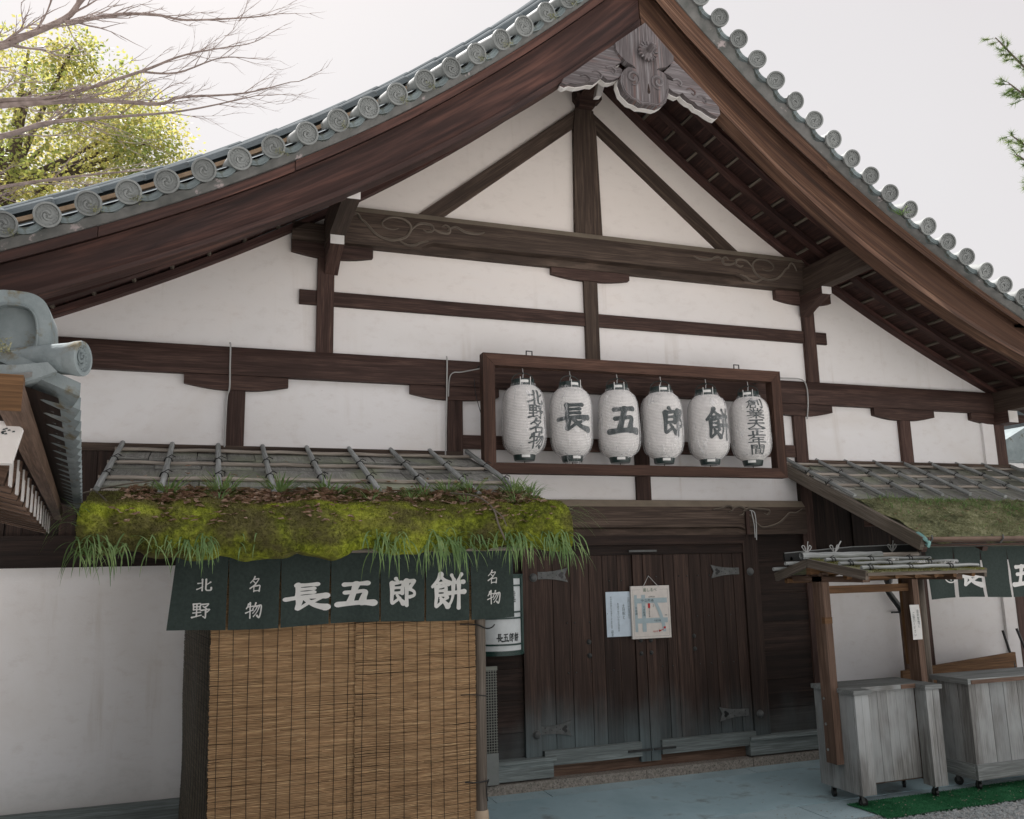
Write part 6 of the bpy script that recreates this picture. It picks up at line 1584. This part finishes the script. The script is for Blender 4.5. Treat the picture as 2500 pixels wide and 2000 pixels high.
# verge: white-faced board end, barge board, carved pan tile, round corner tile
m = MB(); m.prism([(-.30, 1.935), (-.112, 1.937), (-.095, 2.016), (-.118, 2.031), (-.30, 2.026)], lambda a, b, d: gp(a, d, b), -.13, -.09); wb = m.build('white_board_end', 'white_end', gate, bevel=.002)
m = MB()
for _ in range(9):
    a, b = random.uniform(-.138, -.115), random.uniform(2.0, 2.014); m.quad([gp(a, -.1312, b), gp(a + .006, -.1312, b + .001), gp(a + .005, -.1312, b + .004), gp(a + .001, -.1312, b + .003)])
m.build('ink_mark', 'ink', wb)
m = MB(); m.beam(gp(-.16, -.07, 2.06), gp(-1.2, -.07, 2.50), .03, .11); m.build('barge_board', 'brown_wood', gate)
m = MB(); m.prism([(-.34, 2.075), (-.20, 2.092), (-.149, 2.102), (-.078, 2.131), (-.036, 2.152), (-.056, 2.172), (-.117, 2.160), (-.153, 2.158), (-.34, 2.162)], lambda a, b, d: gp(a, d, b), -.13, .02); vp = m.build('verge_tile', 'tile_old', gate, bevel=.003)
m = MB(); m.prism([(-.30, 2.095), (-.15, 2.112), (-.085, 2.135), (-.085, 2.146), (-.15, 2.132), (-.30, 2.13)], lambda a, b, d: gp(a, d, b), -.134, -.128); m.build('carved_band', 'mortar', vp)
ax = (GX * .88 - GE * .47).normalized()
c1 = gp(.013, -.10, 2.193)
m = MB(); m.tube([c1 - ax * .40 + Vector((0, 0, .012)), c1 - ax * .25 + Vector((0, 0, -.006)), c1 - ax * .12, c1 - ax * .03], [.030, .031, .033, .038], 20); m.lathe([(.038, -.03), (.0415, -.012), (.042, 0), (.041, .003), (.032, .004), (.030, -.003), (.001, -.004)], c1, 28, ax, False)
ct_ = m.build('corner_roll_tile', 'tile_old', gate, smooth=40)
e1 = ax.cross(Vector((0, 0, 1))).normalized(); e2 = Vector((0, 0, 1))
m = MB()
for k in range(3):
    pts, rr = [], []
    for i in range(12):
        t = i / 11; a = k * 2.094 + t * 3.4; rad = .004 + .016 * t
        pts.append(c1 - ax * .001 + e1 * rad * math.cos(a) + e2 * rad * math.sin(a)); rr.append(.0040 * (1 - t) ** .6 + .0007)
    m.tube(pts, rr, 5)
for k in range(18):
    a = k * math.pi / 9; m.sphere(c1 + ax * -.002 + e1 * .0255 * math.cos(a) + e2 * .0255 * math.sin(a), .0018, 6, 4)
m.build('swirl_relief', 'tile_old', ct_, smooth=60)
# ridge-end tile: arched frame round a sunken panel
def arch(cx, hw, z0, z1, n=22, sh=.6):
    out = []
    for i in range(n + 1):
        a = math.pi * i / n
        x = math.cos(a); y = math.sin(a)
        out.append((cx + hw * (abs(x) ** sh) * (1 if x > 0 else -1) * (1 + .06 * math.sin(2 * a) ** 2), z0 + (z1 - z0) * y ** sh))
    return out
O, I = arch(-.137, .080, 2.195, 2.352), arch(-.137, .052, 2.19, 2.318)
m = MB()
for k in range(22):
    o0, o1, i0, i1 = O[k], O[k + 1], I[k], I[k + 1]
    m.quad([gp(o0[0], -.065, o0[1]), gp(o1[0], -.065, o1[1]), gp(i1[0], -.065, i1[1]), gp(i0[0], -.065, i0[1])])
    m.quad([gp(i0[0], -.065, i0[1]), gp(i1[0], -.065, i1[1]), gp(i1[0], -.035, i1[1]), gp(i0[0], -.035, i0[1])])
    m.quad([gp(o0[0], -.065, o0[1]), gp(o0[0] + .012 * (1 if o0[0] > -.137 else -1), .07, o0[1] - .004), gp(o1[0] + .012 * (1 if o1[0] > -.137 else -1), .07, o1[1] - .004), gp(o1[0], -.065, o1[1])])
m.quad([gp(a, -.035, b) for a, b in I])
oni = m.build('ridge_end_tile', 'tile_old', gate, smooth=40)
m = MB(); m.tube([gp(a, -.066, b) for a, b in I], .0035, 6); m.build('moulding', 'tile_old', oni, smooth=60)
for q in (-.079, -.071, -.0885): 
    m = MB(); m.tube([gp(q, -.068, 2.20), gp(q - .001, -.068, 2.222)], .003, 5); m.build('rib', 'tile_old', oni)
m = MB(); m.prism([(-.22, 2.19), (-.06, 2.19), (-.07, 2.33), (-.14, 2.345), (-.21, 2.33)], lambda a, b, d: gp(a, d, b), .07, 1.2); m.build('ridge_stack', 'tile', gate)
for s in (.3, 2.6):
    m = MB(); p = gp(-.75, s, 0); m.beam((p.x, p.y, 0), (p.x, p.y, 2.25), .14, .14, (0, 1, 0)); m.build('gate_post', 'timber', gate, bevel=.006)
m = MB(); m.beam(gp(-.75, -.05, 2.17), gp(-.75, 3.3, 2.17), .12, .16); m.build('gate_beam', 'timber', gate)
m = MB(); m.beam(gp(-.80, -5.5, 1.05), gp(-.80, 3.3, 1.05), .10, 2.1); m.build('side_wall', 'door_dark', gate)  # unseen wall, added to shade the lower left of the hall
mo = MB()
for _ in range(260):
    p = gp(-.155 + random.gauss(0, .012), -.11 + random.gauss(0, .02), 2.19 + abs(random.gauss(0, .012))); t = Vector((random.uniform(-1, 1), random.uniform(-1, 1), random.uniform(-.2, 1))).normalized(); s = Vector((random.uniform(-1, 1), random.uniform(-1, 1), 0)).normalized() * .0022
    mo.quad([p - s, p + s, p + t * random.uniform(.004, .010)])
for q, zq in DISC_POS:   # moss cushions on some eave discs of the hall
    if q < 0 and random.random() < .55:
        for _ in range(70):
            p = Vector((q + .045 + random.gauss(0, .018), -1.386, zq - .042 + random.gauss(0, .014))); t = Vector((random.uniform(-1, 1), random.uniform(-1.5, 0), random.uniform(-1, 1))).normalized(); s = Vector((random.uniform(-1, 1), random.uniform(-1, 1), random.uniform(-1, 1))).normalized() * .004
            mo.quad([p - s, p + s, p + t * random.uniform(.005, .014)])
tag(mo.build('moss', 'moss_dry'), kind='stuff')

# ================================================================== TREES BEYOND THE ROOF
random.seed(71)
eg = thing('evergreen_tree', 'dense sunlit evergreen tree with yellow-green crown behind the roof', 'tree', (-6.9, 8.6, 0))
m = MB(); m.tube(catmull([(-6.9, 8.6, 0), (-6.8, 8.6, 3), (-6.5, 8.5, 6), (-6.3, 8.4, 9.6)], 4), [.34 - .022 * i for i in range(13)], 10); m.build('trunk', 'bark_dark', eg, smooth=60)
blobs = []
for _ in range(150):
    a, b = random.uniform(0, 6.283), math.acos(random.uniform(-1, 1))
    r = random.uniform(.55, 1.0)
    c = Vector((-6.45 + 2.75 * r * math.sin(b) * math.cos(a), 8.5 + 1.9 * r * math.sin(b) * math.sin(a), 8.45 + 2.25 * r * math.cos(b)))
    if c.z < 6.2: continue
    blobs.append((c, random.uniform(.32, .68)))
for c in ((-4.35, 8.2, 8.9), (-4.1, 8.3, 8.5), (-3.9, 8.2, 8.9), (-4.7, 8.1, 9.6), (-4.3, 8.0, 9.3), (-5.2, 8.2, 10.2), (-3.75, 8.3, 8.45), (-4.5, 8.2, 8.1), (-5.0, 8.1, 8.7)): blobs.append((Vector(c), .5))
for c, r in blobs[::6]:
    m = MB(); mid = Vector((-6.5, 8.5, 7.2)).lerp(c, .5) + Vector((0, 0, .3)); m.tube(catmull([tuple(Vector((-6.55, 8.5, random.uniform(5.5, 8)))), tuple(mid), tuple(c)], 4), [.07 - .006 * i for i in range(9)], 6); m.build('limb', 'bark_dark', eg, smooth=60)
cr = MB()
for c, r in blobs:
    for _ in range(int(560 * r)):
        d = Vector((random.gauss(0, 1), random.gauss(0, 1), random.gauss(0, 1))).normalized()
        p = c + d * r * random.random() ** .45
        ax_ = (d * .6 + Vector((random.uniform(-1, 1), random.uniform(-1, 1), random.uniform(-.9, .5)))).normalized()
        sd_ = ax_.cross(Vector((random.uniform(-1, 1), random.uniform(-1, 1), random.uniform(-1, 1)))).normalized()
        L = random.uniform(.05, .095)
        cr.quad([p, p + ax_ * L * .5 + sd_ * L * .27, p + ax_ * L, p + ax_ * L * .5 - sd_ * L * .27])
cr.build('crown', 'crown', eg)
bt = thing('bare_tree', 'leafless grey tree reaching long thin branches over the tiled roof', 'tree', (-8.6, 4.2, 0))
m = MB(); m.tube(catmull([(-8.6, 4.2, 0), (-8.5, 4.2, 2.6), (-8.2, 4.15, 4.6), (-7.9, 4.1, 6.2), (-7.8, 4.1, 8.6)], 4), [.26 - .011 * i for i in range(17)], 10); m.build('trunk', 'bark', bt, smooth=60)
twigs = MB()
def twig(p, d, L, r, depth):
    pts = [p]; q = p; dd = d.normalized()
    n = 5
    for i in range(n):
        dd = (dd + Vector((random.uniform(-.16, .16), random.uniform(-.2, .2), random.uniform(-.12, .17)))).normalized()
        q = q + dd * (L / n); pts.append(q)
    twigs.tube(pts, [r * (1 - .8 * i / n) for i in range(n + 1)], 4, False)
    if depth:
        for i in range(1, n + 1):
            for _ in range(1 if random.random() < .75 else 2):
                side = Vector((random.uniform(-.3, 1), random.uniform(-.5, .5), random.uniform(-.55, .75)))
                twig(pts[i], (dd * .9 + side * .8), L * random.uniform(.35, .6), r * .5, depth - 1) if random.random() < .7 else None
def branch(pts, r0, r1, k=2, tw=.8):
    c = catmull([(a, 4 + b, z) for a, b, z in pts], 5); n = len(c)
    m = MB(); m.tube(c, [.74 * lerp(r0, r1, i / (n - 1)) for i in range(n)], 7); m.build('branch', 'bark', bt, smooth=60)
    for i in range(2, n):
        if random.random() < .62:
            d = Vector(c[i]) - Vector(c[i - 1]); d.normalize()
            t = i / n
            twig(Vector(c[i]), d * .8 + Vector((random.uniform(-.1, .5), random.uniform(-.6, .6), random.uniform(-.5, .8))), tw * random.uniform(.5, 1.1), lerp(r0, r1, t) * .26 + .002, k if random.random() < .6 else 1)
    twig(Vector(c[-1]), Vector(c[-1]) - Vector(c[-2]), tw * .8, r1, 1)
branch([(-7.85, .1, 6.6), (-6.6, .1, 7.4), (-5.64, 0, 7.847), (-5.504, 0, 7.94), (-4.985, 0, 8.341), (-4.816, 0, 8.632), (-4.5, 0, 9.1)], .085, .03)
branch([(-5.0, 0, 8.33), (-4.9, 0, 8.315), (-4.39, .05, 8.56), (-3.95, .05, 8.64), (-3.62, .1, 8.675), (-2.9, .1, 8.86), (-2.559, .1, 8.975)], .038, .008, 1, .6)
branch([(-7.9, .1, 6.2), (-6.5, .1, 6.9), (-5.587, 0, 7.155), (-5.0, 0, 7.31), (-4.116, 0, 7.798), (-3.6, 0, 8.13), (-2.885, 0, 8.413)], .055, .008, 2, .7)
branch([(-4.116, 0, 7.798), (-3.7, .1, 7.92), (-3.2, .1, 8.22), (-2.8, .1, 8.29)], .02, .006, 1, .5)
branch([(-7.9, .1, 5.9), (-6.6, .1, 6.8), (-5.581, 0, 7.091), (-4.585, 0, 7.327), (-3.9, 0, 7.40), (-3.631, 0, 7.537), (-2.9, 0, 7.72), (-2.315, 0, 7.984)], .06, .007, 2, .7)
branch([(-7.95, .1, 5.5), (-6.6, .0, 6.35), (-5.552, 0, 6.709), (-5.1, 0, 6.95), (-4.498, 0, 7.117), (-3.6, 0, 7.36), (-2.736, 0, 7.716)], .065, .007, 2, .7)
branch([(-8.0, .2, 5.2), (-6.6, .5, 5.9), (-5.6, .6, 6.35), (-4.8, .6, 6.6), (-4.2, .6, 6.75)], .05, .010, 2, .8)
branch([(-7.9, .2, 5.6), (-6.4, .7, 5.9), (-5.5, .9, 6.0), (-4.9, .9, 6.2), (-4.3, .9, 6.35)], .045, .010, 2, .8)
branch([(-7.8, .2, 7.4), (-6.6, .3, 8.3), (-5.6, .2, 8.9), (-5.2, .2, 9.4)], .05, .02, 2, .8)
tb = twigs.build('twig', 'bark', bt, smooth=60); tb['kind'] = 'stuff'
pn = thing('pine_tree', 'green pine whose needled branch tips reach in from outside the picture', 'tree', (16.6, 6.5, 0))
m = MB(); m.tube([(16.6, 6.5, 0), (16.5, 6.5, 6), (16.2, 6.4, 12), (16.0, 6.4, 15)], [.3, .24, .16, .06], 9); m.build('trunk', 'bark_dark', pn, smooth=60)
nd = MB()
def pine_branch(p0, p1, n):
    p0, p1 = Vector(p0), Vector(p1)
    c = catmull([tuple(p0), tuple(p0.lerp(p1, .5) + Vector((0, 0, -.25))), tuple(p1)], 6)
    m = MB(); m.tube(c, [lerp(.06, .012, i / (len(c) - 1)) for i in range(len(c))], 6); m.build('branch', 'bark_dark', pn, smooth=60)
    for _ in range(n):
        t = random.random() ** .6; q = p0.lerp(p1, t) + Vector((0, 0, -.25 * 4 * t * (1 - t)))
        b = (Vector((-.6, random.uniform(-.6, .6), random.uniform(-.5, .9)))).normalized()
        L = random.uniform(.15, .45) * (1.3 - t * .6)
        tp = q + b * L
        m2 = [q, tp]; nd.tube(m2, .006, 3, False)
        for k in range(46):
            o = q.lerp(tp, random.uniform(.35, 1.0)); d = (b * .75 + Vector((random.uniform(-1, 1), random.uniform(-1, 1), random.uniform(-1, 1)))).normalized(); s = d.cross(Vector((random.uniform(-1, 1), 1, .2))).normalized() * .0055
            nd.quad([o - s, o + s, o + d * random.uniform(.09, .17)])
pine_branch((16.0, 6.4, 11.9), (12.85, 6.0, 12.95), 26); pine_branch((16.0, 6.4, 11.6), (13.05, 6.0, 11.9), 30); pine_branch((16.2, 6.4, 10.2), (12.9, 6.0, 10.65), 30); pine_branch((16.2, 6.4, 10.0), (13.0, 6.0, 10.2), 22); pine_branch((16.3, 6.4, 9.0), (13.15, 6.0, 9.6), 16)
f_ = nd.build('needles', 'needle', pn); f_['kind'] = 'stuff'
# ================================================================== NEIGHBOUR
nh = thing('neighbour_house', 'small pale house seen past the corner post under the eaves', 'house', (8.3, 4.0, 0))
pbox('wall', 6.6, 10.0, 2.2, 6.0, 0, 3.0, 'house_white', nh)
m = MB(); m.prism([(6.3, 2.95), (10.3, 2.95), (8.3, 3.9)], lambda a, b, d: (a, d, b), 1.9, 6.3); m.build('roof', 'tile_dark', nh)
